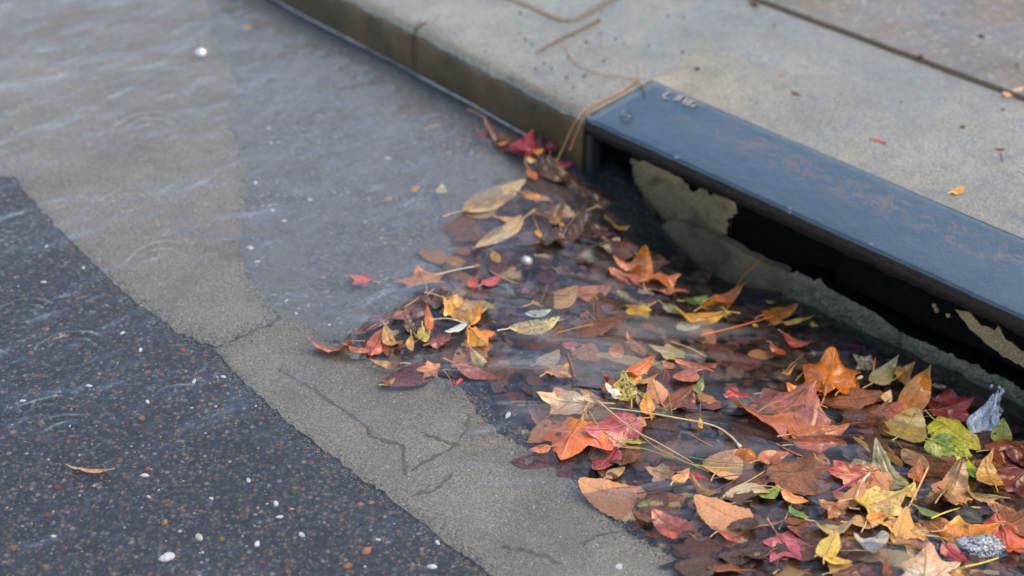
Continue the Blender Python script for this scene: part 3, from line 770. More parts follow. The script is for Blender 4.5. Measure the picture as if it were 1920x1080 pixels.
for u, v, r_ in ((42, 754, .005), (276, 755, .0055), (272, 893, .006), (278, 932, .004), (466, 901, .005), (101, 1007, .005), (167, 5 + 720, .005), (82, 527, .005), (88, 464, .004), (157, 502, .005), (266, 572, .004), (230, 624, .005), (264, 656, .005),
                 (418, 707, .004), (365, 716, .005), (525, 969, .005), (517, 945, .006), (482, 1020, .006), (567, 1003, .005), (396, 934, .004), (360, 765, .003), (470, 466, .006), (532, 415, .005), (505, 385, .004), (512, 396, .005), (583, 375, .005),
                 (725, 298, .006), (510, 268, .005), (503, 240, .005), (479, 343, .005), (484, 492, .005), (538, 565, .004), (556, 588, .004), (478, 588, .005), (832, 757, .007), (955, 783, .006), (710, 1015, .004), (810, 1064, .007), (940, 960, .005), (820, 1020, .004),
                 (538, 625, .004), (556, 612, .004), (400, 640, .004), (620, 610, .004), (640, 670, .004), (655, 660, .003)):
    chip(u, v, r_, 'tiny bright white chip lying on the bed under clear water', 'tiny white chips under the water')

# ------------------------------------------------------------------ leaves
LOBES = dict(maple=([(0, .64, .20), (60, .60, .18), (-60, .60, .18), (118, .46, .14), (-118, .46, .14)], .19, .36, 0.0),
             sycamore=([(0, .62, .30), (55, .60, .27), (-55, .60, .27), (112, .46, .20), (-112, .46, .20)], .30, .38, .055),
             three=([(0, .62, .23), (70, .56, .20), (-70, .56, .20), (150, .33, .2), (-150, .33, .2)], .22, .38, .02))
def outline(kind, th, r):
    lobes, r0, cy, tooth = LOBES[kind]; best = r0
    for a, L, wd in lobes:
        d = abs((th - R(a) + math.pi) % (2 * math.pi) - math.pi)
        if d < 1.4:
            m = L * .42; td = math.tan(d); t = (wd - m * td) / (wd + td * (L - m)) if (wd + td * (L - m)) else 0
            if 0 <= t <= 1: best = max(best, (m + t * (L - m)) / math.cos(d))
            elif t < 0 and d < 1.2: best = max(best, wd / max(.3, math.sin(d)) * .8 if wd / max(.3, math.sin(d)) < m * 1.3 else best)
    dback = abs(abs(th) - math.pi)
    if dback < .5: best = min(best, cy * .97) if dback < .14 else best
    if dback < .06: best = cy
    if tooth: best *= 1 + tooth * (abs(((th * 5.5 + r) % 1) - .5) * 2 - .5)
    return best
def blade(kind, L, wr, fold, curl, wav, seed):
    """leaf blade as vertices, faces, uv (x, y in leaf lengths), plus its deform function"""
    r = random.Random(seed); ph = r.uniform(0, 50); skew = r.uniform(-.10, .10)
    def dz(x, y):
        z = -abs(x) * fold + curl * ((y - .45) ** 2) * 2
        z += wav * (mnoise.noise(Vector((x * 2.6 + ph, y * 2.6, ph))) + .5 * mnoise.noise(Vector((x * 6 + ph, y * 6, ph + 7))))
        return z
    P, F = [], []
    if kind in LOBES:
        cy = LOBES[kind][2]; n = 84; rings = (.22, .45, .68, .86, 1.0)
        P.append((0, cy)); 
        rad = [outline(kind, -math.pi + 2 * math.pi * i / n, seed) * (1 + .11 * mnoise.noise(Vector((i * .30, seed * 1.3, 0))) + .05 * mnoise.noise(Vector((i * .9, seed * 1.3, 4)))) for i in range(n)]
        rad = [rad[i] * .7 + .15 * (rad[i - 1] + rad[(i + 1) % n]) if 0 < i else rad[i] for i in range(n)]
        for q in rings:
            for i in range(n):
                th = -math.pi + 2 * math.pi * i / n
                x = math.sin(th) * rad[i] * q * wr; y = cy + math.cos(th) * rad[i] * q
                P.append((x + skew * y * y * .6, y))
        for i in range(n): F.append((0, 1 + i, 1 + (i + 1) % n))
        for k in range(len(rings) - 1):
            for i in range(n):
                a, b = 1 + k * n, 1 + (k + 1) * n
                F.append((a + i, b + i, b + (i + 1) % n, a + (i + 1) % n))
    else:
        nv, nu = 18, 6
        for j in range(nv + 1):
            y = j / nv
            if kind == 'oval': wv = math.sin(math.pi * min(1, y * .97 + .015) ** .85) ** .85
            elif kind == 'lance': wv = math.sin(math.pi * min(1, y * .98 + .01) ** .7) ** 1.15
            else: wv = (math.sin(math.pi * min(1, y * .98 + .01) ** .62)) ** .62     # broad
            tooth = 1 + (.05 if j % 2 else -.03) * (kind != 'lance')
            for i in range(nu + 1):
                f = i / nu * 2 - 1
                P.append((f * wv * wr * .5 * (tooth if abs(f) > .9 else 1) * (1 + .08 * mnoise.noise(Vector((y * 4, f * 2, seed)))) + skew * math.sin(math.pi * y), y))
        for j in range(nv):
            for i in range(nu):
                a = j * (nu + 1) + i; F.append((a, a + 1, a + nu + 2, a + nu + 1))
    V = [(x * L, y * L, dz(x, y) * L) for x, y in P]
    return V, F, P, (lambda x, y: Vector((x * L + (skew * math.sin(math.pi * y) * L if kind not in LOBES else skew * y * y * .6 * L), y * L, dz(x, y) * L)))
def blade_mesh(name, kind, L, wr, fold, curl, wav, seed):
    V, F, P, fn = blade(kind, L, wr, fold, curl, wav, seed)
    me = mesh(name, V, F)
    uvl = me.uv_layers.new(name='UVMap')
    li = np.empty(len(me.loops), dtype=np.int32); me.loops.foreach_get('vertex_index', li)
    uvl.data.foreach_set('uv', np.array(P, dtype=np.float32)[li].reshape(-1))
    me.materials.append(M['lobed'] if kind in LOBES else M['leaf'])
    return me, fn
def frame(B, T, roll):
    B, T = Vector(B), Vector(T); y = (T - B); L = y.length; y.normalize()
    x = y.cross(Vector((0, 0, 1)))
    if x.length < .05: x = Vector((1, 0, 0))
    x.normalize(); z = x.cross(y)
    m = Matrix((x, y, z)).transposed().to_4x4()
    m = Matrix.Translation(B) @ m @ Matrix.Rotation(R(roll), 4, 'Y')
    return m, L
CNT = [0]
NICE = dict(maple='maple_leaf', sycamore='plane_leaf', three='lobed_leaf', oval='oval_leaf', lance='narrow_leaf', broad='broad_leaf')
def leaf(kind, b, t, wr, zb, zt, ca, cb, label, spots=.25, fold=.12, curl=.15, wav=.06, roll=0, stem=.28, group=None, surf='water', stemcol=None, name=None, rib=True):
    CNT[0] += 1; seed = CNT[0]
    f = on_water if surf == 'water' else (lambda u, v, z: on_z(u, v, KZ + z)) if surf == 'kerb' else (lambda u, v, z: np.array([*sn(on_wall(u, v, z)[0], z), on_wall(u, v, z)[1]]))
    jr = random.Random(seed * 13)
    if surf == 'water' and 930 < b[0] < 1330 and 540 < b[1] < 700: zb -= 4.5; zt -= 4.5
    if surf == 'water' and zb > 0 and zt > 0:
        dzz = jr.uniform(1, 5) if b[0] > 1100 else jr.uniform(0, 2); zb += dzz; zt += dzz
        roll += jr.uniform(-16, 16); wav *= 1.6; curl += jr.uniform(-.2, .35); fold *= 1.35
    B = f(b[0], b[1], zb / 1000); T = f(t[0], t[1], zt / 1000)
    m, L = frame(B, T, roll)
    nm = name or NICE[kind]
    me, fn = blade_mesh(nm, kind, L, wr, fold, curl, wav, seed)
    o = link(nm, me); o.matrix_world = m
    c1, c2 = C[ca], C[cb]; o.color = (*[min(.9, x * 1.18) for x in c1], 1); o['tone_b'] = tuple(float(min(.9, x * 1.18)) for x in c2); o['spots'] = float(spots)
    setk(o, 'thing', label, 'leaf', group)
    sc_ = C[stemcol] if stemcol else tuple(.5 * a + .5 * b_ for a, b_ in zip(c2, C['straw']))
    if rib:
        pts = [fn(0, .02 + .93 * i / 9) + Vector((0, 0, .0004)) for i in range(10)]
        w0 = min(.0011, L * .011)
        r_ = link('midrib', tube_mesh('midrib', pts, [w0 * (1 - .8 * i / 9) for i in range(10)], 5), M['stick'], o)
        r_.color = (*[min(1, .55 * a + .45 * s_ * .8) for a, s_ in zip(c1, sc_)], 1)
        if kind in LOBES:
            V, F = [], []
            for a in (55, -55, 105, -105):
                q = [fn(math.sin(R(a)) * d * wr, .06 + LOBES[kind][2] * .55 + math.cos(R(a)) * d) + Vector((0, 0, .0003)) for d in (0, .12, .24, .36, .46)]
                q[0] = fn(0, .12) + Vector((0, 0, .0003))
                tm = tube_mesh('x', q, [w0 * .7, w0 * .55, w0 * .45, w0 * .3, w0 * .15], 4); k = len(V)
                V += [v.co[:] for v in tm.vertices]; F += [tuple(i + k for i in p_.vertices) for p_ in tm.polygons]; bpy.data.meshes.remove(tm)
            r2 = link('side_rib', mesh('side_rib', V, F), M['stick'], o); r2.color = r_.color
    if stem:
        rr = random.Random(seed); sx = rr.uniform(-.12, .12); base = fn(0, .015)
        pts = spline([base, base + Vector((sx * L * stem, -L * stem * .5, .001)), base + Vector((sx * 2.5 * L * stem, -L * stem, rr.uniform(-.003, .004)))], 7)
        s_ = link('stem', tube_mesh('stem', pts, [.0009, .0009, .0009, .0009, .001, .0011, .0013], 6), M['stick'], o); s_.color = (*sc_, 1)
    return o
def stick(name, px, r0, r1, col, label, cat, surf='water', group=None, tipcol=None, bumps=0, mat='stick', pt=14):
    """px: (u, v, mm above the water / pavement)"""
    f = on_water if surf == 'water' else (lambda u, v, z: on_z(u, v, KZ + z)) if surf == 'kerb' else (lambda u, v, z: np.array([*sn(on_wall(u, v, z)[0], z), on_wall(u, v, z)[1]]))
    P = spline([f(u, v, z / 1000) for u, v, z in px], pt)
    org = P[0].copy(); P = [p - org for p in P]
    rad = [r0 + (r1 - r0) * i / (pt - 1) * 1.0 + (bumps * rng.random() * r0) for i in range(pt)]
    o = link(name, tube_mesh(name, P, rad, 7), M[mat]); o.location = org; o.color = (*C[col], 1)
    setk(o, 'thing', label, cat, group)
    if tipcol:
        e = link('stalk_end', tube_mesh('stalk_end', [P[-3] * .3 + P[-2] * .7, P[-2] * .5 + P[-1] * .5, P[-1], P[-1] + (P[-1] - P[-2]) * .25], [rad[-1] * 1.05, rad[-1] * 1.7, rad[-1] * 2.0, rad[-1] * 1.3], 7), M['stick'], o)
        e.color = (*C[tipcol], 1)
    return o

Lf = leaf
# -- clump at the upstream tip of the pile
Lf('lance', (660, 655), (572, 643), .42, 3, 1, 'salmon', 'red', 'dusty red pointed leaf, first leaf of the pile on its left end', fold=.3, roll=25)
Lf('oval', (655, 650), (694, 660), .5, 3, 2, 'salmon', 'rust', 'small torn salmon leaf joined to the right of the first pointed red leaf')
Lf('oval', (718, 618), (693, 668), .55, 9, 1, 'salmon', 'red', 'pinkish upright leaf left of the small tan curled leaf', fold=.35)
Lf('oval', (718, 622), (749, 656), .6, 10, 2, 'tan', 'ochre', 'small tan curled leaf with a hooked tip, on the pile left end', fold=.4, curl=.5)
Lf('lance', (733, 638), (729, 674), .42, 5, 0, 'brown', 'red', 'little red brown leaf hanging below the small tan curled leaf')
Lf('lance', (770, 634), (773, 666), .36, 7, 1, 'salmon', 'ochre', 'salmon tongue shaped leaf left of the yellow spotted scrap', rib=False)
Lf('oval', (790, 614), (792, 647), .5, 7, 1, 'olive', 'yellow', 'yellow green spotted scrap under the upright orange leaf', spots=1.0)
Lf('lance', (803, 624), (797, 573), .34, 2, 24, 'orange', 'rust', 'narrow bright orange leaf standing upright in the left clump', fold=.3)
Lf('sycamore', (822, 566), (926, 592), 1.0, 9, 3, 'gold', 'tan', 'broad tan orange lobed leaf, largest leaf of the left clump', curl=.25, wav=.09, fold=.1)
Lf('lance', (882, 612), (903, 568), .40, 2, 24, 'gold', 'orange', 'golden upright leaf blade leaning right, beside the pale green leaf', fold=.3)
Lf('lance', (881, 612), (881, 575), .40, 2, 22, 'gold', 'ochre', 'golden upright leaf blade standing straight, beside the pale green leaf', fold=.3)
Lf('three', (878, 612), (918, 652), .95, 4, 1, 'gold', 'orange', 'small golden lobed leaf spread below the two upright golden blades', fold=.15)
Lf('oval', (877, 608), (835, 626), .42, 6, 4, 'pale', 'white', 'pale green oval leaf with a grey spot, below the broad tan leaf', stem=.0)
stick('leaf_stalk', [(811, 599, 6), (840, 597, 9), (868, 605, 8), (880, 612, 3)], .0009, .0009, 'cream', 'pale arched stalk crossing below the broad tan leaf', 'stalk')
Lf('maple', (800, 541), (782, 503), 1.45, -3, -2, 'salmon', 'peach', 'pale salmon star shaped leaf just under the surface above the left clump', wav=.03)
Lf('maple', (830, 694), (778, 690), .95, 2, 1, 'peach', 'salmon', 'small peach star shaped leaf floating below the left clump', wav=.05)
Lf('broad', (805, 645), (845, 628), .6, 1, 3, 'mauve', 'maroon', 'dusty purple leaf under the pale green oval leaf')
Lf('lance', (855, 686), (942, 716), .35, -3, -4, 'pink', 'salmon', 'thin pinkish leaf under water right of the peach star leaf')
Lf('oval', (886, 661), (916, 690), .45, 3, 1, 'beige', 'ochre', 'little rolled beige leaf among twigs right of the golden lobed leaf', fold=.5)
Lf('oval', (955, 620), (1048, 602), .42, 2, 1, 'yellow', 'cream', 'pale yellow oval leaf thickly freckled with black, in midstream', spots=1.0, wav=.02, fold=.05)
Lf('oval', (984, 592), (1032, 585), .45, -1, 0, 'pale', 'white', 'pale mint leaf tucked behind the freckled yellow leaf', stem=0)
Lf('oval', (718, 722), (741, 711), .5, -2, -2, 'ochre', 'olive', 'small ochre leaf under water below the left clump')
Lf('lance', (752, 684), (692, 676), .3, 2, 0, 'brown', 'tan', 'flat brown strip of leaf below the small tan curled leaf', rib=False)
Lf('oval', (905, 566), (927, 578), .5, 1, 1, 'lime', 'yellow', 'lime yellow scrap at the right lobe of the broad tan leaf', stem=0)
Lf('sycamore', (850, 550), (790, 575), .8, 16, 2, 'brown', 'dark', 'dark brown crumpled leaf behind the broad tan leaf', wav=.15, curl=.4)
Lf('lance', (760, 580), (660, 640), .30, 6, 0, 'brown', 'mauve', 'long brown leaf forming the upper edge of the left clump', fold=.4)
Lf('broad', (800, 560), (735, 605), .5, 9, 1, 'mauve', 'brown', 'mauve brown leaf washed flat along the upper edge of the left clump')
Lf('lance', (775, 625), (757, 590), .5, 2, 16, 'dark', 'brown', 'very dark upright leaf between the brown leaf and the orange blade')
Lf('oval', (640, 655), (560 + 100, 632), .5, 2, 1, 'brown', 'dark', 'dark brown scrap on top of the first pointed red leaf', stem=0)
stick('leaf_stalk', [(815, 516, 1), (855, 506, 3), (898, 498, 8)], .0008, .0012, 'cream', 'cream stalk with a brown tip right of the pale salmon star leaf', 'stalk', tipcol='ochre')
stick('leaf_stalk', [(918, 507, -1), (945, 522, 1), (976, 534, 3)], .0008, .0011, 'tan', 'tan stalk with a red end left of midstream', 'stalk', tipcol='red')
Lf('maple', (700, 530), (655, 517), .9, -5, -5, 'pink', 'salmon', 'faint reddish leaf far under water above the left clump', wav=.02, rib=False)
Lf('oval', (905, 535), (938, 520), .6, -3, -3, 'pink', 'red', 'magenta pink leaf under water beside the tan stalk with a red end')
Lf('oval', (884, 540), (893, 522), .6, -3, -3, 'salmon', 'red', 'short brick red leaf under water left of the magenta leaf', stem=0)
stick('seed_curl', [(848, 714, 1), (853, 722, 3), (860, 716, 4), (865, 713, 2)], .002, .003, 'red', 'curled dark red seed head under the peach star leaf', 'seed', bumps=.8)
stick('leaf_stalk', [(829, 694, 2), (840, 706, 1), (846, 716, 1)], .0007, .0009, 'tan', 'thin tan stalk of the peach star leaf ending at the seed head', 'stalk')
# -- beside the mouth of the drain
Lf('oval', (870, 402), (985, 349), .40, -4, -3, 'tan', 'beige', 'long tan leaf drifting under water left of the drain mouth', fold=.05, wav=.02)
Lf('oval', (868, 405), (935, 380), .7, -7, -7, 'tan', 'ochre', 'broad blurred tan leaf below the long drifting tan leaf', fold=.05, wav=.02)
Lf('lance', (981, 357), (1042, 379), .36, 8, 6, 'orange', 'tan', 'bright orange tan leaf lying on the hump of water at the drain', fold=.25, curl=-.3)
Lf('lance', (980, 418), (886, 478), .28, 0, -1, 'beige', 'tan', 'long beige leaf pointing down left below the drain mouth', fold=.1, wav=.03)
Lf('oval', (936, 410), (979, 408), .42, -1, 0, 'tan', 'peach', 'small tan leaf just above the long beige leaf')
Lf('lance', (985, 296), (997, 249), .8, 3, 20, 'red', 'crimson', 'pointed crimson leaf standing against the kerb', fold=.3, roll=15)
Lf('oval', (999, 287), (1019, 282), .55, 8, 8, 'orange', 'gold', 'small orange scrap at the foot of the pointed crimson leaf', stem=0)
Lf('oval', (988, 297), (1008, 305), .6, 3, 2, 'cream', 'yellow', 'cream yellow scrap against the kerb below the crimson leaf', stem=0)
Lf('oval', (1004, 306), (1014, 312), .6, 3, 2, 'yellow', 'gold', 'tiny yellow scrap next to the cream scrap at the kerb', stem=0, rib=False)
Lf('lance', (1018, 290), (1012, 252), .6, 2, 16, 'maroon', 'dark', 'dark purple leaf standing behind the pointed crimson leaf', fold=.3)
Lf('lance', (1033, 288), (1041, 260), .7, 3, 14, 'crimson', 'maroon', 'magenta red leaf leaning on the kerb beside the long needles')
Lf('oval', (1034, 303), (1073, 310), .5, 6, 5, 'red', 'crimson', 'vivid red leaf lying at the foot of the long needles', fold=.2)
Lf('oval', (991, 317), (1006, 336), .55, 1, 1, 'salmon', 'rust', 'small salmon leaf floating below the scraps at the kerb', stem=.5)
Lf('lance', (1052, 318), (1112, 380), .32, 6, 4, 'brown', 'dark', 'long wet dark brown leaf sloping into the drain mouth', fold=.3)
Lf('lance', (905, 240), (1000, 305), .16, 5, 5, 'maroon', 'dark', 'long dark rolled leaf forming the outer edge of the debris at the kerb', fold=.6)
Lf('oval', (912, 252), (985, 270), .4, 3, 4, 'brown', 'dark', 'dark brown leaf lying behind the rolled leaf at the kerb', fold=.3)
Lf('oval', (932, 272), (955, 264), .55, 5, 6, 'orange', 'salmon', 'little orange leaf on the dark debris at the kerb', stem=0)
Lf('lance', (903, 262), (906, 240), .5, 1, 9, 'maroon', 'mauve', 'small dull purple leaf end at the upstream tip of the kerb debris', stem=0)
Lf('oval', (1060, 340), (1140, 400), .4, 3, 2, 'dark', 'brown', 'nearly black leaf beside the long wet brown leaf', wav=.1)
Lf('oval', (1010, 300), (1065, 345), .45, 4, 5, 'dark', 'brown', 'black brown leaf under the red leaf at the kerb', wav=.1)
Lf('lance', (1048, 428), (1056, 388), .6, 3, 14, 'ochre', 'brown', 'ochre leaf curled inside the hump of water', fold=.4, curl=.5)
Lf('lance', (1015, 380), (1060, 405), .5, 9, 12, 'brown', 'rust', 'rust brown leaf under the crest of the water hump', wav=.12)
stick('twig', [(997, 396, 8), (1028, 408, 11), (1056, 423, 12)], .0014, .0014, 'rust', 'red brown twig across the water hump with a yellow end', 'twig', tipcol='gold')
Lf('lance', (1005, 431), (1013, 448), .4, 3, 2, 'yellow', 'gold', 'tiny bright yellow leaf below the water hump', stem=0)
Lf('oval', (1140, 421), (1178, 431), .45, 2, 2, 'ochre', 'brown', 'ochre oval leaf at the dark mouth of the drain')
Lf('oval', (924, 474), (936, 494), .55, -1, -1, 'gold', 'yellow', 'small golden oval leaf left of the white ringed bubble')
Lf('broad', (1090, 420), (1010, 480), .4, 2, 1, 'dark', 'brown', 'black wet leaf sliding toward the mouth above the bubble', wav=.12)
Lf('broad', (1190, 480), (1110, 425), .45, 3, 0, 'brown', 'dark', 'dark brown leaf at the edge of the black mouth', wav=.12)
Lf('lance', (1010, 470), (960, 450), .35, 1, 2, 'maroon', 'dark', 'dark maroon leaf curled left of the wet black leaf', fold=.5)
Lf('lance', (1035, 505), (985, 462), .25, 0, 3, 'dark', 'brown', 'thin dark leaf pointing up left toward the maroon curled leaf', fold=.5)
Lf('oval', (1000, 495), (975, 490), .6, -1, -1, 'salmon', 'red', 'salmon leaf under the white ringed bubble', stem=0)
# -- upright rust leaf in front of the mouth
Lf('broad', (1206, 530), (1210, 465), .62, 0, 40, 'rust', 'orange', 'rust orange leaf standing folded in front of the drain mouth', fold=.5, curl=.5, wav=.12, rib=True)
Lf('oval', (1215, 532), (1276, 520), .5, 3, 8, 'rust', 'salmon', 'rust leaf lying right of the upright folded leaf', wav=.12)
Lf('oval', (1195, 498), (1148, 487), .6, 10, 7, 'rust', 'salmon', 'curled rust leaf left of the upright folded leaf', fold=.3, wav=.1)
Lf('broad', (1200, 525), (1140, 505), .6, 3, 1, 'salmon', 'mauve', 'dull salmon leaf awash left of the upright folded leaf', wav=.1)
Lf('broad', (1180, 520), (1290, 555), .32, 1, 2, 'salmon', 'mauve', 'long salmon leaf awash below the upright folded leaf', wav=.08)
Lf('oval', (1160, 460), (1185, 464), .5, 3, 3, 'rust', 'brown', 'small brick leaf in the dark behind the upright folded leaf', stem=0)
Lf('oval', (998, 574), (1082, 545), .5, -3, -2, 'gold', 'tan', 'golden tan leaf under water in midstream, its stalk to the right', wav=.02)
Lf('broad', (1085, 565), (1142, 545), .6, -6, -5, 'salmon', 'peach', 'blurred salmon leaf under water right of the golden tan leaf', wav=.02)
Lf('three', (1220, 575), (1168, 592), .8, -2, -1, 'yellow', 'gold', 'soft yellow leaf under water in midstream', wav=.03)
Lf('oval', (1243, 572), (1284, 592), .6, -2, -1, 'green', 'olive', 'blurred green leaf under water right of the soft yellow leaf')
Lf('oval', (1283, 567), (1325, 560), .55, 0, 1, 'green', 'olive', 'dark olive green leaf close to the wall foot')
Lf('oval', (1356, 597), (1258, 594), .36, 3, 2, 'ochre', 'gold', 'golden brown ribbed leaf with toothed edge below the drain wall', fold=.25)
Lf('lance', (1313, 582), (1383, 560), .36, 2, 4, 'gold', 'orange', 'golden orange leaf pointing right, above the golden brown ribbed leaf')
Lf('lance', (1330, 575), (1395, 545), .22, 3, 12, 'salmon', 'rust', 'thin salmon leaf edge rising behind the golden orange leaf', fold=.3)
Lf('oval', (1312, 613), (1266, 622), .45, -1, 0, 'pale', 'cream', 'pale greenish white leaf below the golden brown ribbed leaf')
Lf('oval', (1358, 586), (1377, 606), .5, 1, 2, 'olive', 'lime', 'small olive leaf at the right end of the golden brown ribbed leaf')
Lf('three', (1292, 672), (1212, 648), .75, -1, 0, 'cream', 'yellow', 'large pale yellow lobed leaf under water in midstream', wav=.05)
Lf('oval', (1322, 692), (1264, 678), .55, 3, 3, 'salmon', 'coral', 'salmon leaf folded over, lying right of midstream', fold=.3)
Lf('oval', (1266, 690), (1241, 679), .7, 4, 4, 'salmon', 'rust', 'short salmon leaf touching the left end of the folded salmon leaf', stem=0)
Lf('broad', (1303, 700), (1262, 712), .65, -1, -1, 'salmon', 'mauve', 'dull salmon leaf half sunk under the folded salmon leaf')
Lf('lance', (1316, 690), (1349, 685), .4, 2, 1, 'salmon', 'red', 'narrow salmon leaf tip right of the folded salmon leaf', stem=0)
Lf('oval', (1005, 688), (1048, 660), .5, -1, 0, 'beige', 'tan', 'beige oval leaf under water, left of the brown seed stub')
Lf('three', (1022, 708), (1068, 678), .8, -1, 1, 'peach', 'tan', 'rumpled peach leaf just left of the brown seed stub', wav=.12)
stick('seed_stub', [(1077, 708, 2), (1072, 690, 12), (1063, 662, 20)], .0032, .0009, 'brown', 'brown seed stub with a thin stalk standing in midstream', 'seed', bumps=.5)
stick('twig', [(940, 690, 1), (985, 692, 2), (1030, 690, 2)], .0012, .001, 'rust', 'thin rusty twig lying level left of the peach rumpled leaf', 'twig')
Lf('broad', (1105, 660), (1052, 652), .6, -6, -6, 'salmon', 'pink', 'blurred pink leaf sunk above the brown seed stub')
Lf('oval', (1156, 675), (1162, 650), .6, -2, 0, 'coral', 'rust', 'small orange red leaf under water in midstream', stem=0)
Lf('broad', (1210, 665), (1170, 650), .8, -5, -5, 'mauve', 'maroon', 'mauve leaf under water right of the small orange red leaf')
# -- the bright clump in the middle
Lf('oval', (1177, 706), (1224, 680), .48, 7, 11, 'orange', 'coral', 'bright orange oval leaf at the top of the middle clump', wav=.03, fold=.15)
Lf('lance', (1183, 717), (1233, 711), .36, 8, 8, 'orange', 'ochre', 'narrow orange leaf pointing right under the bright orange oval leaf')
Lf('broad', (1197, 706), (1148, 731), .55, 6, 4, 'yellow', 'gold', 'clear yellow leaf left of the black speckled leaf', spots=.1)
Lf('oval', (1187, 757), (1172, 706), .55, 5, 16, 'yellow', 'olive', 'black speckled yellow leaf standing in the middle clump', spots=2.2, fold=.1)
Lf('oval', (1192, 738), (1260, 785), .42, 8, 4, 'olive', 'brown', 'black mottled leaf lying right of the speckled yellow leaf', spots=2.4)
Lf('oval', (1240, 757), (1221, 713), .6, 4, 13, 'peach', 'salmon', 'peach oval leaf leaning behind the speckled yellow leaf', wav=.03)
Lf('oval', (1136, 722), (1163, 749), .4, 5, 4, 'cream', 'white', 'cream petal like leaf left of the speckled yellow leaf', stem=0, rib=False)
Lf('oval', (1150, 735), (1160, 752), .5, 7, 5, 'cream', 'beige', 'small cream scrap overlapping the cream petal like leaf', stem=0, rib=False)
stick('seed_cup', [(1139, 716, 3), (1138, 711, 9), (1138, 705, 14)], .0014, .0045, 'red', 'tiny dark red seed cup above the cream leaf', 'seed')
Lf('oval', (1216, 786), (1207, 747), .62, 3, 11, 'gold', 'orange', 'golden orange leaf in front of the black mottled leaf')
Lf('three', (1222, 782), (1190, 790), .7, 3, 3, 'ochre', 'rust', 'ochre torn leaf under the golden orange leaf', wav=.1)
Lf('sycamore', (1122, 758), (1004, 748), .72, 1, 0, 'peach', 'cream', 'wide pale peach lobed leaf awash at the left of the middle clump', wav=.05)
Lf('three', (1096, 774), (1046, 864), 1.15, 4, 2, 'orange', 'coral', 'large orange leaf fading to red at its upper edge, left of the crimson leaf', wav=.05, spots=.1)
Lf('broad', (1195, 792), (1096, 822), .75, 2, 1, 'red', 'pink', 'broad rose red leaf under the grass blades, right of the large orange leaf', wav=.06)
Lf('oval', (1180, 785), (1212, 800), .7, 4, 4, 'tan', 'salmon', 'tan edge of leaf above the broad rose red leaf', stem=0)
Lf('oval', (1033, 838), (996, 846), .65, -1, -1, 'salmon', 'orange', 'salmon leaf under the lower left of the large orange leaf')
Lf('oval', (1170, 824), (1214, 829), .38, 1, 1, 'olive', 'lime', 'olive green leaf under the grass blades below the rose red leaf')
Lf('lance', (1302, 738), (1317, 708), .42, 3, 18, 'green', 'olive', 'fresh green leaf standing upright right of the middle clump', stem=0)
Lf('three', (1412, 742), (1352, 740), 1.0, 5, 6, 'red', 'crimson', 'small deep red lobed leaf left of the large mauve leaf', fold=.2, wav=.1)
Lf('broad', (1268, 765), (1300, 742), .6, 3, 8, 'brown', 'red', 'dark red brown leaf below the fresh green leaf', wav=.12)
Lf('lance', (1314, 806), (1312, 782), .34, 2, 10, 'gold', 'yellow', 'slim bright yellow leaf standing right of the red fern frond', stem=0, rib=False)
Lf('broad', (1158, 846), (1112, 884), .6, -5, -6, 'crimson', 'mauve', 'dull crimson leaf sunk below the olive green leaf')
Lf('three', (1270, 895), (1205, 878), .9, -5, -4, 'salmon', 'tan', 'dusty salmon lobed leaf sunk below the grass blades', wav=.03)
Lf('oval', (1262, 906), (1292, 884), .55, 1, 1, 'peach', 'gold', 'peach leaf half out of the water below the grass blades')
Lf('lance', (1283, 888), (1330, 902), .34, 3, 2, 'coral', 'red', 'vivid orange red leaf tip right of the half sunk peach leaf')
Lf('lance', (1194, 952), (1224, 936), .35, 0, 1, 'green', 'lime', 'bright green sliver beside the white bead', stem=0)
Lf('oval', (1178, 926), (1201, 913), .5, -2, -2, 'coral', 'orange', 'small orange red leaf under water above the green sliver', stem=0)
Lf('oval', (1138, 898), (1172, 878), .55, -6, -6, 'tan', 'ochre', 'square tan leaf deep under water left of the small orange red leaf')
# red fern like needle frond
fr_t, fr_b = on_water(1222, 821, 6), on_water(1284, 791, 10)
m, L = frame(fr_b, fr_t, 0); V, F = [], []
def addtube(pts, rad, sides=4):
    tm = tube_mesh('x', pts, rad, sides); k = len(V); V.extend([v.co[:] for v in tm.vertices]); F.extend([tuple(i + k for i in p_.vertices) for p_ in tm.polygons]); bpy.data.meshes.remove(tm)
addtube([(0, 0, 0), (0, L * .5, .003), (0, L, 0)], [.0009, .0008, .0004])
ax = link('needle_frond', mesh('needle_frond', V, F), M['needle']); ax.matrix_world = m; ax.color = (*C['rust'], 1)
setk(ax, 'thing', 'rust red feathery needle frond below the black mottled leaf', 'frond')
for i in range(15):
    for sg in (-1, 1):
        y = L * (.06 + .062 * i); ln = L * .26 * math.sin(math.pi * (.2 + .75 * i / 15))
        q = link('leaflet', tube_mesh('leaflet', [(0, y, .0015), (sg * ln * .55, y + ln * .5, .003), (sg * ln, y + ln * .85, .0005)], [.0007, .0010, .0003], 4), M['needle'], ax); q.color = (*[c * rng.uniform(.8, 1.5) for c in C['rust']], 1)
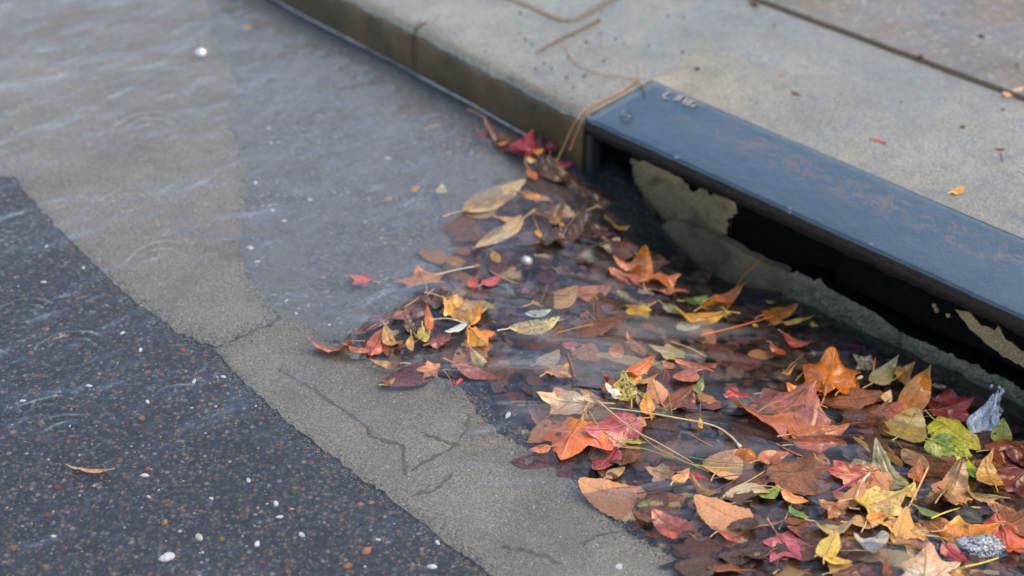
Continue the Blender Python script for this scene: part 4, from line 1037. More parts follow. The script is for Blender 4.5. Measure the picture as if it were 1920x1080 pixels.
# grass and straw
stick('grass_blade', [(1104, 771, 3), (1127, 804, 9), (1171, 835, 9), (1210, 842, 6), (1293, 870, 2)], .0011, .0007, 'olive', 'longest green grass blade curving over the rose red leaf', 'grass blade', pt=22)
stick('grass_blade', [(1121, 752, 6), (1155, 780, 11), (1190, 807, 12), (1238, 832, 9), (1300, 868, 3)], .0012, .0007, 'straw', 'straw coloured grass blade beginning at the pale peach leaf', 'grass blade', pt=22)
stick('grass_blade', [(1293, 857, 3), (1345, 866, 4), (1400, 869, 3)], .0008, .0006, 'green', 'upper of two thin green blades below the straw stem', 'grass blade')
stick('grass_blade', [(1295, 870, 3), (1340, 877, 4), (1390, 877, 3)], .0009, .0007, 'lime', 'lower of two thin green blades below the straw stem', 'grass blade')
stick('straw_stem', [(1143, 765, 10), (1200, 772, 13), (1260, 782, 14), (1335, 797, 10), (1370, 818, 7), (1388, 838, 4)], .0009, .0016, 'straw', 'long straw stem with a frayed root end, crossing the middle clump', 'straw', tipcol='cream', pt=22)
stick('straw_stem', [(1160, 790, 6), (1186, 800, 8), (1232, 840, 7), (1330, 885, 3)], .0008, .0006, 'tan', 'thin tan straw parallel to the grass blades over the rose red leaf', 'straw', pt=18)
stick('straw_stem', [(1080, 820, 2), (1120, 828, 4), (1165, 838, 5), (1212, 842, 4)], .0009, .0007, 'peach', 'pale stalk lying along the lower edge of the rose red leaf', 'straw', pt=14)
stick('straw_stem', [(1295, 814, 4), (1315, 826, 5), (1337, 838, 2)], .0006, .0005, 'orange', 'fine orange straw right of the needle frond', 'straw')
stick('pine_needle', [(1252, 730, 8), (1256, 752, 10), (1260, 778, 4)], .0006, .0006, 'olive', 'thin olive needle standing right of the peach oval leaf', 'needle')
stick('twig', [(1312, 780, 4), (1314, 755, 12), (1318, 735, 18)], .0008, .0007, 'brown', 'thin brown twig standing under the fresh green leaf', 'twig')
# -- the large leaves on the right
Lf('sycamore', (1528, 748), (1362, 796), .85, 4, 3, 'mauve', 'salmon', 'largest leaf, dusty mauve red with a broad blade, right of the small deep red leaf', wav=.07, fold=.1, stem=0, spots=.2)
Lf('three', (1532, 758), (1470, 720), .9, 5, 8, 'rust', 'orange', 'rust orange leaf half lying on the right of the largest mauve leaf', wav=.1)
Lf('sycamore', (1545, 752), (1567, 652), .72, 3, 30, 'rust', 'orange', 'tall rust brown lobed leaf standing against the other leaves near the wall', wav=.12, fold=.15)
Lf('broad', (1600, 705), (1540, 730), .6, 6, 4, 'salmon', 'rust', 'wet salmon brown leaf at the foot of the tall rust leaf', wav=.1)
stick('leaf_stalk', [(1529, 743, 6), (1572, 725, 12), (1615, 707, 17)], .0013, .0016, 'crimson', 'long crimson leaf stalk with a tan tip below the tall rust leaf', 'stalk', tipcol='straw')
Lf('lance', (1466, 704), (1511, 667), .18, 8, 20, 'ochre', 'orange', 'thin rolled orange tan leaf rising over the largest mauve leaf', fold=.8, stem=0)
Lf('oval', (1572, 742), (1600, 720), .7, 5, 7, 'gold', 'orange', 'golden orange leaf under the long crimson stalk', wav=.1)
Lf('lance', (1632, 728), (1681, 675), .40, 5, 16, 'beige', 'olive', 'greyish beige oval leaf leaning by the wall', spots=.25, fold=.12, curl=.1)
stick('pine_needle', [(1633, 725, 4), (1637, 700, 14), (1641, 672, 22)], .0011, .0009, 'orange', 'stiff orange needle standing left of the greyish beige leaf', 'needle')
Lf('three', (1645, 695), (1598, 665), .8, 2, 8, 'olive', 'beige', 'olive tan leaf with dark blotches behind the stiff orange needle', spots=1.4)
Lf('three', (1674, 718), (1714, 690), .8, 5, 12, 'gold', 'ochre', 'crumpled golden leaf right of the greyish beige leaf', wav=.2)
Lf('lance', (1696, 776), (1745, 686), .42, 1, 34, 'orange', 'ochre', 'tall pointed orange brown leaf standing near the wall', wav=.08, fold=.25)
Lf('oval', (1702, 735), (1735, 720), .7, 10, 14, 'rust', 'orange', 'rust leaf tucked behind the tall pointed orange leaf')
stick('leaf_stalk', [(1718, 728, 16), (1735, 738, 14), (1759, 754, 8)], .0026, .0010, 'crimson', 'dark crimson stalk right of the tall pointed orange leaf', 'stalk')
Lf('sycamore', (1735, 775), (1826, 752), .8, 1, 6, 'red', 'maroon', 'deep red leaf behind the yellow green leaves by the splash', wav=.08)
Lf('broad', (1752, 786), (1838, 842), .80, 6, 2, 'lime', 'yellow', 'large yellow green leaf left of the splash, upper of two', spots=.7, wav=.05, fold=.06)
Lf('broad', (1741, 822), (1826, 870), .72, 8, 4, 'lime', 'green', 'large green yellow leaf left of the splash, lower of two', spots=.8, wav=.05, fold=.06)
Lf('oval', (1812, 866), (1818, 900), .9, 4, 1, 'green', 'lime', 'small round green leaf below the two yellow green leaves')
Lf('oval', (1882, 838), (1879, 792), .62, 2, 10, 'lime', 'olive', 'olive green leaf carrying a water drop, right of the splash', stem=0)
Lf('oval', (1862, 918), (1842, 868), .72, 3, 14, 'gold', 'ochre', 'golden tan leaf with dark cross stripes near the right edge', spots=.5, wav=.05)
Lf('lance', (1845, 874), (1864, 846), .3, 12, 18, 'gold', 'tan', 'narrow twisted tip above the golden tan striped leaf', stem=0, rib=False)
Lf('broad', (1850, 850), (1935, 838), .6, 3, 6, 'maroon', 'rust', 'dark maroon leaf at the right edge below the splash', wav=.1)
Lf('broad', (1940, 870), (1880, 850), .5, 2, 5, 'maroon', 'dark', 'dark wine red leaf half hidden at the right edge', wav=.1)
Lf('broad', (1482, 815), (1585, 805), .42, 6, 8, 'rust', 'salmon', 'brick orange leaf with a folded upper flap, in the stream right of centre', fold=.3, wav=.08)
Lf('broad', (1490, 835), (1582, 830), .40, 3, 3, 'coral', 'rust', 'lower flap of brick orange leaf with a pale rib', fold=.2, wav=.08)
Lf('broad', (1682, 825), (1718, 775), .75, -1, -1, 'yellow', 'beige', 'blurred pale yellow leaf under water below the tall pointed orange leaf', wav=.03)
Lf('oval', (1690, 850), (1740, 885), .7, -2, -1, 'tan', 'ochre', 'blurred tan leaf left of the small round green leaf')
Lf('lance', (1392, 862), (1408, 827), .8, 2, 12, 'rust', 'orange', 'rust domed leaf at the root end of the straw stem', curl=-.6, fold=.3)
Lf('lance', (1598, 826), (1630, 856), .24, 4, 4, 'beige', 'gold', 'slim tan leaf left of the long sickle leaf', fold=.3, stem=0)
Lf('oval', (1702, 930), (1644, 848), .36, 4, 7, 'beige', 'olive', 'long beige sickle shaped leaf in the lower right pile', spots=.2, fold=.15)
Lf('sycamore', (1645, 888), (1545, 888), .72, 3, 2, 'salmon', 'red', 'dusty red lobed leaf left of the long sickle leaf', wav=.08, stem=.0)
stick('leaf_stalk', [(1560, 925, 6), (1590, 908, 8), (1620, 890, 9)], .0013, .0013, 'crimson', 'dark red stalk lying on the dusty red lobed leaf', 'stalk')
Lf('lance', (1712, 900), (1723, 866), .55, 3, 11, 'rust', 'ochre', 'short rust brown leaf standing right of the long sickle leaf', fold=.4)
stick('leaf_stalk', [(1703, 952, 4), (1722, 915, 16), (1740, 877, 26)], .0012, .0016, 'peach', 'pale orange stalk standing right of the long sickle leaf', 'stalk')
stick('leaf_stalk', [(1606, 932, 4), (1616, 905, 12), (1631, 886, 20)], .0009, .0016, 'cream', 'cream stalk standing by the dusty red lobed leaf', 'stalk')
stick('leaf_stalk', [(1758, 913, 12), (1782, 929, 9), (1808, 944, 4)], .0015, .0011, 'red', 'reddish stalk crossing the brown and beige leaf', 'stalk')
Lf('broad', (1762, 958), (1800, 895), .55, 2, 9, 'brown', 'tan', 'brown and beige rolled leaf below the small round green leaf', fold=.4, wav=.1)
Lf('oval', (1718, 952), (1764, 966), .5, 4, 3, 'green', 'olive', 'dark green oval leaf below the brown and beige rolled leaf', wav=.02)
stick('leaf_stalk', [(1746, 972, 6), (1775, 960, 10), (1808, 951, 11), (1838, 952, 8)], .0013, .0010, 'yellow', 'lime yellow stalk arching over the dark green oval leaf', 'stalk')
Lf('broad', (1866, 985), (1808, 988), .75, 5, 4, 'red', 'coral', 'glossy red leaf on the right edge of the pile', fold=.3, wav=.05)
Lf('lance', (1868, 968), (1890, 1048), .55, 6, 4, 'coral', 'red', 'orange red leaf hanging right of the glossy red leaf', fold=.3)
Lf('lance', (1875, 975), (1918, 1006), .5, 6, 2, 'coral', 'rust', 'orange leaf tip at the far right of the orange red leaf', fold=.2, stem=0)
Lf('maple', (1755, 1012), (1873, 996), .72, 4, 4, 'orange', 'gold', 'golden orange star leaf left of the glossy red leaf', wav=.08, fold=.2)
Lf('sycamore', (1748, 996), (1645, 985), .75, 5, 3, 'gold', 'peach', 'broad golden peach leaf left of the golden orange star leaf', wav=.06)
Lf('maple', (1735, 1095), (1737, 1020), 1.05, 5, 6, 'cream', 'peach', 'cream coloured star leaf at the lower edge', wav=.05)
Lf('broad', (1545, 1043), (1568, 996), .62, 5, 9, 'yellow', 'gold', 'bright yellow leaf pointing up at the lower edge', wav=.04)
Lf('broad', (1542, 1046), (1598, 1058), .42, 4, 3, 'yellow', 'gold', 'deep yellow leaf lying below the bright yellow leaf', wav=.04)
Lf('three', (1592, 958), (1528, 946), .85, 4, 4, 'rust', 'tan', 'rust brown wrinkled leaf below the dusty red lobed leaf', wav=.12)
Lf('sycamore', (1590, 955), (1700, 935), .62, 3, 3, 'yellow', 'tan', 'mottled yellow tan leaf below the long sickle leaf', wav=.07, spots=.5)
Lf('oval', (1592, 978), (1652, 966), .55, 5, 4, 'tan', 'peach', 'tan leaf above the grey crumpled leaf', wav=.07)
Lf('oval', (1626, 978), (1660, 968), .6, 7, 7, 'orange', 'gold', 'orange scrap between the tan leaf and the broad golden peach leaf', stem=0)
Lf('oval', (1525, 988), (1598, 990), .42, 2, 2, 'olive', 'tan', 'greenish tan leaf above the bright yellow leaf')
Lf('broad', (1605, 1020), (1665, 1010), .75, 5, 5, 'grey', 'beige', 'grey crumpled leaf left of the broad golden peach leaf', wav=.15, stem=0)
stick('leaf_stalk', [(1808, 1063, 4), (1840, 1056, 6), (1872, 1046, 6)], .0014, .0011, 'yellow', 'bright yellow stalk under the speckled grey stone', 'stalk')
Lf('broad', (1770, 1025), (1810, 1058), .7, 1, 2, 'crimson', 'red', 'crimson leaf right of the cream star leaf', wav=.05)
Lf('sycamore', (1935, 880), (1868, 915), .8, 2, 1, 'maroon', 'mauve', 'wine purple leaf at the right edge beside the striped leaf', wav=.06)
Lf('oval', (1870, 940), (1803, 930), .45, 2, 3, 'tan', 'olive', 'tan leaf with a green stain above the glossy red leaf')
Lf('broad', (1900, 965), (1845, 942), .5, 2, 3, 'tan', 'salmon', 'pale brown leaf behind the glossy red leaf', wav=.06)
Lf('oval', (1560, 1085), (1620, 1066), .4, 2, 1, 'brown', 'maroon', 'brown leaf under the deep yellow leaf at the lower edge')
Lf('oval', (1600, 1030), (1560, 1010), .7, 1, 1, 'rust', 'brown', 'dull rust leaf between the bright yellow leaf and the grey leaf', wav=.1)
Lf('oval', (1785, 1088), (1815, 1070), .6, 4, 5, 'gold', 'brown', 'golden brown leaf end at the lower edge right of the cream star leaf', stem=0)
Lf('lance', (1352, 932), (1545, 918), .16, 4, 3, 'beige', 'tan', 'long twisted beige leaf in the lower middle of the pile', fold=.3, wav=.08, curl=-.2, stem=0)
Lf('oval', (1424, 933), (1462, 916), .6, 1, 2, 'green', 'lime', 'green leaf under the long twisted beige leaf', stem=0)
Lf('broad', (1466, 922), (1516, 942), .6, 4, 3, 'peach', 'orange', 'orange tan leaf right of the green leaf in the lower middle', fold=.2)
Lf('lance', (1478, 952), (1522, 975), .42, 1, 1, 'green', 'lime', 'green leaf end below the orange tan leaf', stem=0)
Lf('broad', (1345, 1000), (1405, 965), .85, 0, 2, 'coral', 'red', 'red orange folded leaf under water below the long twisted beige leaf', fold=.3, wav=.1)
Lf('broad', (1290, 1000), (1222, 962), .7, -3, -1, 'red', 'salmon', 'dull red leaf under water at the lower left of the pile', wav=.06)
Lf('maple', (1450, 995), (1505, 1058), .95, -1, -1, 'crimson', 'pink', 'crimson magenta star leaf under water at the lower edge', wav=.04)
Lf('broad', (1340, 892), (1384, 848), .8, -1, 0, 'peach', 'tan', 'blurred peach leaf left of the rust domed leaf', wav=.04)
Lf('oval', (1420, 868), (1475, 855), .45, 2, 2, 'salmon', 'rust', 'salmon leaf right of the rust domed leaf')
stick('leaf_stalk', [(1455, 832, 6), (1490, 850, 7), (1529, 863, 4)], .0011, .0009, 'salmon', 'salmon stalk pointing to the brick orange leaf', 'stalk')
stick('twig', [(1526, 850, 9), (1536, 870, 6), (1543, 890, 2)], .0010, .0011, 'orange', 'orange twig hanging from the brick orange leaf', 'twig')
stick('twig', [(1464, 906, 2), (1476, 888, 9), (1487, 869, 13)], .0011, .0010, 'beige', 'whitish twig standing above the long twisted beige leaf', 'twig')
Lf('lance', (1292, 900), (1355, 934), .20, 3, 3, 'ochre', 'dark', 'dark edged tan leaf pointing at the long twisted beige leaf', fold=.4, stem=0)
stick('twig', [(1312, 630, 4), (1380, 613, 8), (1450, 593, 12)], .0018, .0010, 'coral', 'long red orange twig below the drain wall', 'twig')
Lf('lance', (1466, 606), (1531, 594), .30, 5, 9, 'yellow', 'gold', 'curled yellow leaf with a brown patch close to the rough wall', spots=.7, fold=.2, curl=.3)
Lf('oval', (1530, 614), (1522, 604), .9, 4, 5, 'gold', 'yellow', 'small golden scrap under the curled yellow leaf', stem=0, rib=False)
Lf('broad', (1430, 596), (1494, 583), .55, 2, 4, 'rust', 'orange', 'rust orange leaf beside the dark swell at the rough wall', wav=.1)
Lf('oval', (1470, 630), (1522, 652), .55, 4, 3, 'salmon', 'red', 'rosy red leaf below the curled yellow leaf', fold=.2)
Lf('oval', (1445, 648), (1470, 670), .6, 3, 2, 'rust', 'red', 'small brick red leaf left below the rosy red leaf')
Lf('oval', (1410, 608), (1422, 612), .8, 3, 3, 'gold', 'yellow', 'tiny golden scrap on the long red orange twig', stem=0, rib=False)
Lf('oval', (1435, 565), (1455, 567), .4, 3, 3, 'yellow', 'olive', 'small yellow leaf on the dark swell near the wall', stem=0)
Lf('oval', (1590, 740), (1650, 758), .45, 2, 1, 'brown', 'rust', 'brown leaf washed below the greyish beige leaf', wav=.12)
Lf('oval', (1655, 752), (1668, 735), .6, 6, 7, 'cream', 'peach', 'small cream chip of leaf below the crumpled golden leaf', stem=0, rib=False)
Lf('broad', (1640, 780), (1690, 760), .6, -1, 0, 'mauve', 'salmon', 'dull mauve leaf under water left of the blurred pale yellow leaf', wav=.06)
Lf('oval', (1775, 725), (1745, 722), .35, 6, 5, 'straw', 'olive', 'straw coloured small leaf at the wall right of the tall pointed orange leaf', stem=0)
stick('pine_needle', [(1376, 545, 30), (1392, 520, 42), (1432, 482, 56)], .0012, .0009, 'orange', 'single rust needle leaning against the pale drain wall', 'needle', 'wall')
Lf('oval', (1370, 439), (1369, 413), .42, 70, 68, 'ochre', 'orange', 'small amber leaf stuck to the drain wall at the edge of the bare patch', stem=0, surf='wall', roll=0, rib=False)
stick('grass_blade', [(1625, 905, 4), (1634, 870, 16), (1650, 830, 26)], .0008, .0006, 'green', 'thin green sprig standing left of the long sickle leaf', 'grass blade')
Lf('oval', (1620, 868), (1630, 882), .9, 6, 4, 'green', 'pale', 'small dark green leaf on the thin green sprig', stem=0)
Lf('oval', (1695, 930), (1712, 912), .6, 5, 6, 'yellow', 'gold', 'small yellow scrap at the foot of the pale orange stalk', stem=0)
# long leaf on the road at the left
Lf('lance', (207, 888), (118, 878), .17, 1, 1, 'beige', 'peach', 'single slim beige leaf floating over the dark road at the left', fold=.2, stem=.1)
for u, v, c1, c2, lab, an in ((780, 355, 'gold', 'cream', 'larger of two tiny yellow leaf flecks under water left of the drain', .5), (826, 356, 'yellow', 'pale', 'smaller pale yellow fleck right of the tiny gold fleck', 1.2),
                              (728, 374, 'yellow', 'olive', 'tiny yellow fleck left of the two yellow leaf flecks', .2), (466, 55, 'gold', 'cream', 'tiny orange fleck in the blurred water beside the far kerb', .4)):
    dx, dy = 9 * math.cos(an), -9 * math.sin(an)
    Lf('oval', (u - dx, v - dy), (u + dx, v + dy), .6, -3, -3, c1, c2, lab, stem=0, rib=False)

# -- sunk leaves of the mass, which nothing tells apart
ZONE = [(690, 640), (820, 520), (900, 420), (1000, 335), (1060, 330), (1130, 400), (1200, 470), (1400, 570), (1560, 620), (1750, 740), (1960, 810), (1960, 1100), (1330, 1090), (1210, 990), (1090, 880), (1000, 800), (870, 715), (730, 690)]
FAM = [('rust', 'brown', 'rust brown', 'sunk rust brown leaves'), ('maroon', 'mauve', 'dull purple red', 'sunk purple red leaves'),
       ('tan', 'salmon', 'pale tan', 'sunk tan leaves'), ('brown', 'dark', 'dark brown', 'sunk dark brown leaves'), ('gold', 'tan', 'dull golden', 'sunk golden leaves')]
import re
HEADS = {}
for ob_ in list(COL.objects):
    if ob_.parent is None and ob_.get('category') in ('leaf', 'frond', 'stalk', 'twig', 'straw', 'seed', 'stone', 'bubble') and 'label' in ob_.keys():
        h_ = re.split(r",| (?:in|on|below|under|beside|left|right|behind|at|near|by|with|above|lying|standing|leaning|pointing|hanging|joined|drifting|awash|sunk|half|tucked|floating|crossing|curled|sliding|rising|folded|touching|carrying|against|between|next|overlapping|out|up|far|just|from|fading|washed|washing|ending|bending|close|stuck|thickly|among|around|inside|over|spread|forming|of|and|that|tip)\\b", ob_['label'])[0]
        if len(h_.split()) >= 2: HEADS.setdefault(h_, []).append(ob_)
MARKS = [(h_, l_[0]) for h_, l_ in HEADS.items() if len(l_) == 1]
def project(p):
    q = np.array(p) - CO; z_ = q @ CF; return 960 + FPX * q[0] / z_, 540 - FPX * (q @ CU) / z_
MARKS = [(h_, *project(o_.matrix_world.translation)) for h_, o_ in MARKS]
USED_L = set()
KW = dict(oval='oval', broad='broad', maple='star shaped', sycamore='lobed', three='three lobed', lance='narrow')
def place_label(colour, kind, u, v):
    near = sorted(MARKS, key=lambda m_: (m_[1] - u) ** 2 + (m_[2] - v) ** 2)[:90]
    for h_, mu, mv in near:
        du, dv = u - mu, v - mv
        where = ('right of' if du > 0 else 'left of') if abs(du) > abs(dv) * 1.3 else ('below' if dv > 0 else 'above')
        t_ = f"{colour} {KW[kind]} leaf sunk {where} the {h_}"
        if t_ not in USED_L and len(t_.split()) <= 15: USED_L.add(t_); return t_
    return f"{colour} {KW[kind]} leaf sunk among the others of the pile"
protos = {}
for q, (kind, wr) in enumerate((('oval', .5), ('broad', .65), ('maple', 1.0), ('sycamore', .95), ('three', .9), ('lance', .32), ('oval', .42), ('three', 1.1))):
    protos[q] = (kind,) + blade_mesh(NICE[kind], kind, 1.0, wr, .12, .15, .10, 900 + q)
made = 0; r = random.Random(21)
while made < 250:
    u, v = r.uniform(680, 1960), r.uniform(330, 1100)
    if not pip((u, v), ZONE): continue
    made += 1
    kind, me, fn = protos[r.choice((0, 0, 1, 1, 2, 3, 4, 5, 6, 7))]
    fam = r.choice((0, 0, 2, 2, 4, 4, 3)) if (v > 850 and u > 1480) else r.choice((0, 0, 0, 1, 2, 2, 3, 3, 3))
    ca, cb, lab, grp = FAM[fam]
    if (u - 1090) ** 2 / 130 ** 2 + (v - 400) ** 2 / 90 ** 2 < 1: ca, cb, lab, grp = FAM[3]
    nearwall = to_sn(*on_water(u, v)[:2])[1] > -.16
    if nearwall and fam in (0, 2): ca, cb, lab, grp = FAM[3]; fam = 3
    dep = r.uniform(-.028, -.008) if v < 700 else r.uniform(-.020, -.001) if v < 860 else r.uniform(-.016, .003)
    p = on_water(u, v, dep)
    L = r.uniform(.045, .11) if kind in ('maple', 'sycamore', 'three', 'broad') else r.uniform(.035, .08)
    o = bpy.data.objects.new(NICE[kind], me); COL.objects.link(o)
    o.location = p; o.rotation_euler = (r.uniform(-.2, .2), r.uniform(-.25, .25), r.uniform(0, 6.28)); o.scale = (L, L, L)
    f = r.uniform(.75, 1.3) * (1.25 if fam in (2, 4) else 1); L = L * .8 if (fam == 3 and v > 800) else L; o.scale = (L, L, L); o.color = (*[c * f for c in C[ca]], 1); o['tone_b'] = tuple(float(c * f) for c in C[cb]); o['spots'] = .3
    setk(o, 'thing', place_label(lab, kind, u, v), 'leaf', grp)

# loose needles and twigs tangled among the leaves
n_st = 0
while n_st < 46:
    u, v = r.uniform(700, 1900), r.uniform(420, 1080)
    if not pip((u, v), ZONE): continue
    n_st += 1; an = r.gauss(-.25, .6); ln = r.uniform(18, 62); bend = r.uniform(-9, 9)
    colr = r.choice(('brown', 'dark', 'rust', 'straw', 'ochre'))
    word = dict(brown='brown', dark='blackish', rust='rusty', straw='straw coloured', ochre='ochre')[colr]
    du, dv = math.cos(an) * ln, math.sin(an) * ln * .7; h0 = r.uniform(-2, 6)
    lab = place_label('@', 'oval', u, v).replace('@ oval leaf sunk', f'thin {word} needle lying')
    stick('pine_needle', [(u - du, v - dv, h0), (u, v + bend, h0 + r.uniform(1, 5)), (u + du, v + dv, h0 + r.uniform(-2, 3))], r.uniform(.0005, .0010), r.uniform(.0004, .0008), colr, lab, 'needle', group='loose needles among the leaves', pt=9)

# the mat of rotten leaf scraps under them, far too many to count
Vs, Fs, Cs, n0 = [], [], [], 0
SCR = [C['brown'], C['dark'], C['maroon'], C['rust'], C['brown'], (.16, .09, .05), (.22, .10, .06), C['mauve'], (.30, .18, .09)]
cnt = 0
while cnt < 3200:
    u, v = r.uniform(680, 2000), r.uniform(320, 1120)
    if not pip((u, v), ZONE): continue
    cnt += 1
    p = on_bed(u, v, 0); top = zw(p[0], p[1]); p[2] = r.uniform(p[2] + .003, max(p[2] + .004, top - .012))
    L = r.uniform(.010, .034); wd = L * r.uniform(.25, .6); a = r.uniform(0, 6.28); ca, sa = math.cos(a), math.sin(a); t1, t2 = r.uniform(-.3, .3), r.uniform(-.4, .4)
    pts = [(0, 0), (-.7, .35), (-1, .9), (-.55, 1.5), (0, 2), (.5, 1.6), (1, .95), (.7, .4)]
    V = np.array([(x * wd * r.uniform(.7, 1.2), (y - 1) * L * .5, 0) for x, y in pts]); V[:, 2] = V[:, 1] * t1 + V[:, 0] * t2
    V = np.stack([V[:, 0] * ca - V[:, 1] * sa, V[:, 0] * sa + V[:, 1] * ca, V[:, 2]], 1) + p
    Vs.append(V); Fs += [(n0, n0 + 1, n0 + 7), (n0 + 1, n0 + 2, n0 + 6, n0 + 7), (n0 + 2, n0 + 3, n0 + 5, n0 + 6), (n0 + 3, n0 + 4, n0 + 5)]; n0 += 8
    c = np.array(r.choice(SCR)) * r.uniform(.2, .75); Cs.append(np.tile(np.append(c, 1), (8, 1)))  # scraps darkened further, standing in for shadow in the gaps between leaves
me = mesh('leaf_litter', np.concatenate(Vs), Fs)
ca_ = me.color_attributes.new('tone', 'FLOAT_COLOR', 'POINT'); ca_.data.foreach_set('color', np.concatenate(Cs).astype(np.float32).reshape(-1))
setk(link('leaf_litter', me, M['gravel']), 'stuff', 'mat of rotting leaf scraps on the bed under the pile', 'leaf litter')

# ------------------------------------------------------------------ stones among the leaves, drops, splash
def lump(name, u, v, rad, sc3, col, label, mat='stone', z=.004, cat='stone', seed=0):
    V = np.array([x for x in IV3]); k = np.array([1 + .30 * mnoise.noise(Vector((x * 1.3 + seed, y * 1.3, z_ * 1.3))) + .12 * mnoise.noise(Vector((x * 4 + seed, y * 4, z_ * 4))) for x, y, z_ in V])
    V = V * k[:, None] * np.array(sc3) * rad
    o = link(name, mesh(name, V, IF3), M[mat]); o.location = on_water(u, v, z); o.color = (*col, 1)
    o.rotation_euler = (0, 0, rng.uniform(-.5, .5)); return setk(o, 'thing', label, cat)
IV3, IF3 = ico(4)
k = NM('speckled_stone'); pz = k.geo(); sv = k.n('ShaderNodeTexVoronoi', {'Vector': pz, 'Scale': 420.0})
cc = k.ramp(k.n('ShaderNodeSeparateColor', {0: sv.outputs['Color']}).outputs[0], [(0, (.03, .032, .036)), (.32, (.22, .23, .25)), (.6, (.24, .25, .26)), (.88, (.5, .5, .49))], 'CONSTANT')
k.bsdf(Base_Color=cc, Roughness=.4); M['speckled'] = k.m
lump('stone', 1840, 1027, .026, (1.35, .75, .5), C['grey'], 'black and white speckled grey stone under the golden orange star leaf', 'speckled', .001, seed=3)
lump('stone', 1800, 968, .024, (1.2, .8, .5), C['black'], 'smooth dark stone left of the glossy red leaf', 'stone', -.001, seed=8)
lump('stone', 1375, 762, .022, (1.3, .9, .35), (.05, .052, .05), 'rough wet dark stone below the small deep red leaf', 'stone', 0, seed=12)
# bubbles: thin glassy domes with a rim
def bubble(u, v, rad, label, surf='water'):
    b = bmesh.new(); bmesh.ops.create_uvsphere(b, u_segments=20, v_segments=12, radius=rad)
    bmesh.ops.delete(b, geom=[x for x in b.verts if x.co.z < -.05 * rad], context='VERTS')
    for x in b.verts: x.co.z *= .75
    me = bpy.data.meshes.new('bubble'); b.to_mesh(me); b.free()
    for p_ in me.polygons: p_.use_smooth = True
    p = on_water(u, v, .0006) if surf == 'water' else (on_z(u, v, KZ + .004))
    o = link('bubble', me, M['film']); o.location = p
    rim = [(math.cos(a) * rad * 1.02, math.sin(a) * rad * 1.02, 0) for a in np.linspace(0, 2 * math.pi, 25)]
    link('rim', tube_mesh('rim', rim, [rad * .10] * 25, 5), M['film'], o)
    return setk(o, 'thing', label, 'bubble')
k = NM('bubble_film')
g = k.n('ShaderNodeBsdfGlossy', {'Color': (1, 1, 1, 1), 'Roughness': .03}); d = k.n('ShaderNodeBsdfDiffuse', {'Color': (.9, .9, .9, 1)}); t = k.n('ShaderNodeBsdfTransparent')
f1 = k.n('ShaderNodeMixShader', {0: .45, 1: g.outputs[0], 2: d.outputs[0]})
f2 = k.n('ShaderNodeMixShader', {0: .55, 1: t.outputs[0], 2: f1.outputs[0]}); k.link(f2.outputs[0], k.out.inputs[0]); M['film'] = k.m
bubble(377, 98, .0115, 'large white bubble on the blurred water at the upper left')
bubble(987, 489, .0095, 'white ringed bubble floating right of the small golden oval leaf')
bubble(1879, 813, .0055, 'round water drop on the olive green leaf by the splash')
# crown of a rain drop that hits the lid
V, F = [], []
for i in range(26):
    a = 2 * math.pi * i / 26; sp_ = .004 + .005 * abs(mnoise.noise(Vector((math.cos(a) * 2, math.sin(a) * 2, 3))))
    for rr, zz in ((.0115, 0), (.0105, .0025), (.0118, sp_), (.0098, sp_ * .9), (.0088, .0015), (.0082, 0)): V.append((math.cos(a) * rr, math.sin(a) * rr, zz))
    for j in range(5):
        b2 = ((i + 1) % 26) * 6; F.append((i * 6 + j, b2 + j, b2 + j + 1, i * 6 + j + 1))
o = link('rain_drop_crown', mesh('rain_drop_crown', V, F), M['water']); o.location = on_z(1175, 217, KZ + .0035); setk(o, 'thing', 'small crown of a rain drop splashing on the black steel lid', 'splash')
# splash: a leaning fan of thrown water, thin strands and skins between them
base = on_water(1842, 806, 0)
V, F = [], []
rs = random.Random(44)
for q in range(17):
    f = q / 16
    pts = [(1822 + 52 * f, 812 - 6 * f, -2), (1828 + 44 * f + rs.gauss(0, 4), 790 - 10 * math.sin(3.1 * f), 14 + rs.gauss(0, 3)),
           (1846 + 26 * f + rs.gauss(0, 5), 770 - 16 * f + rs.gauss(0, 6), 28 + 10 * f), (1858 + 18 * f + rs.gauss(0, 5), 752 - 26 * f * rs.uniform(.3, 1.1) + rs.gauss(0, 5), 44 + 22 * f * rs.uniform(.5, 1.1))]
    P = [p_ - base for p_ in spline([on_water(u, v, z / 1000) for u, v, z in pts], 16)]
    r0 = rs.uniform(.0022, .0048)
    rad = [max(.0005, r0 * (1.25 - .95 * i / 15) * (1 + .55 * mnoise.noise(Vector((i * .6, q * 3.1, 1))))) for i in range(16)]
    tm = tube_mesh('x', P, rad, 8); kk = len(V); V += [v_.co[:] for v_ in tm.vertices]; F += [tuple(i + kk for i in p_.vertices) for p_ in tm.polygons]; bpy.data.meshes.remove(tm)
o = link('splash', mesh('splash', V, F), M['splash']); o.location = base
for q in range(26):
    V = IV2 * rng.uniform(.0008, .0026) * np.array([1, 1, rng.uniform(1, 1.8)])
    t_ = rng.random(); pp = Vector(on_water(1842 + 34 * t_ + rng.gauss(0, 12), 800 - 78 * t_ + rng.gauss(0, 12), (4 + 62 * t_) / 1000)) - Vector(base)
    dq = link('droplet', mesh('droplet', V, IF2), M['splash'], o); dq.location = pp
setk(o, 'thing', 'clear splash of water thrown up against the rough wall at the right', 'splash')

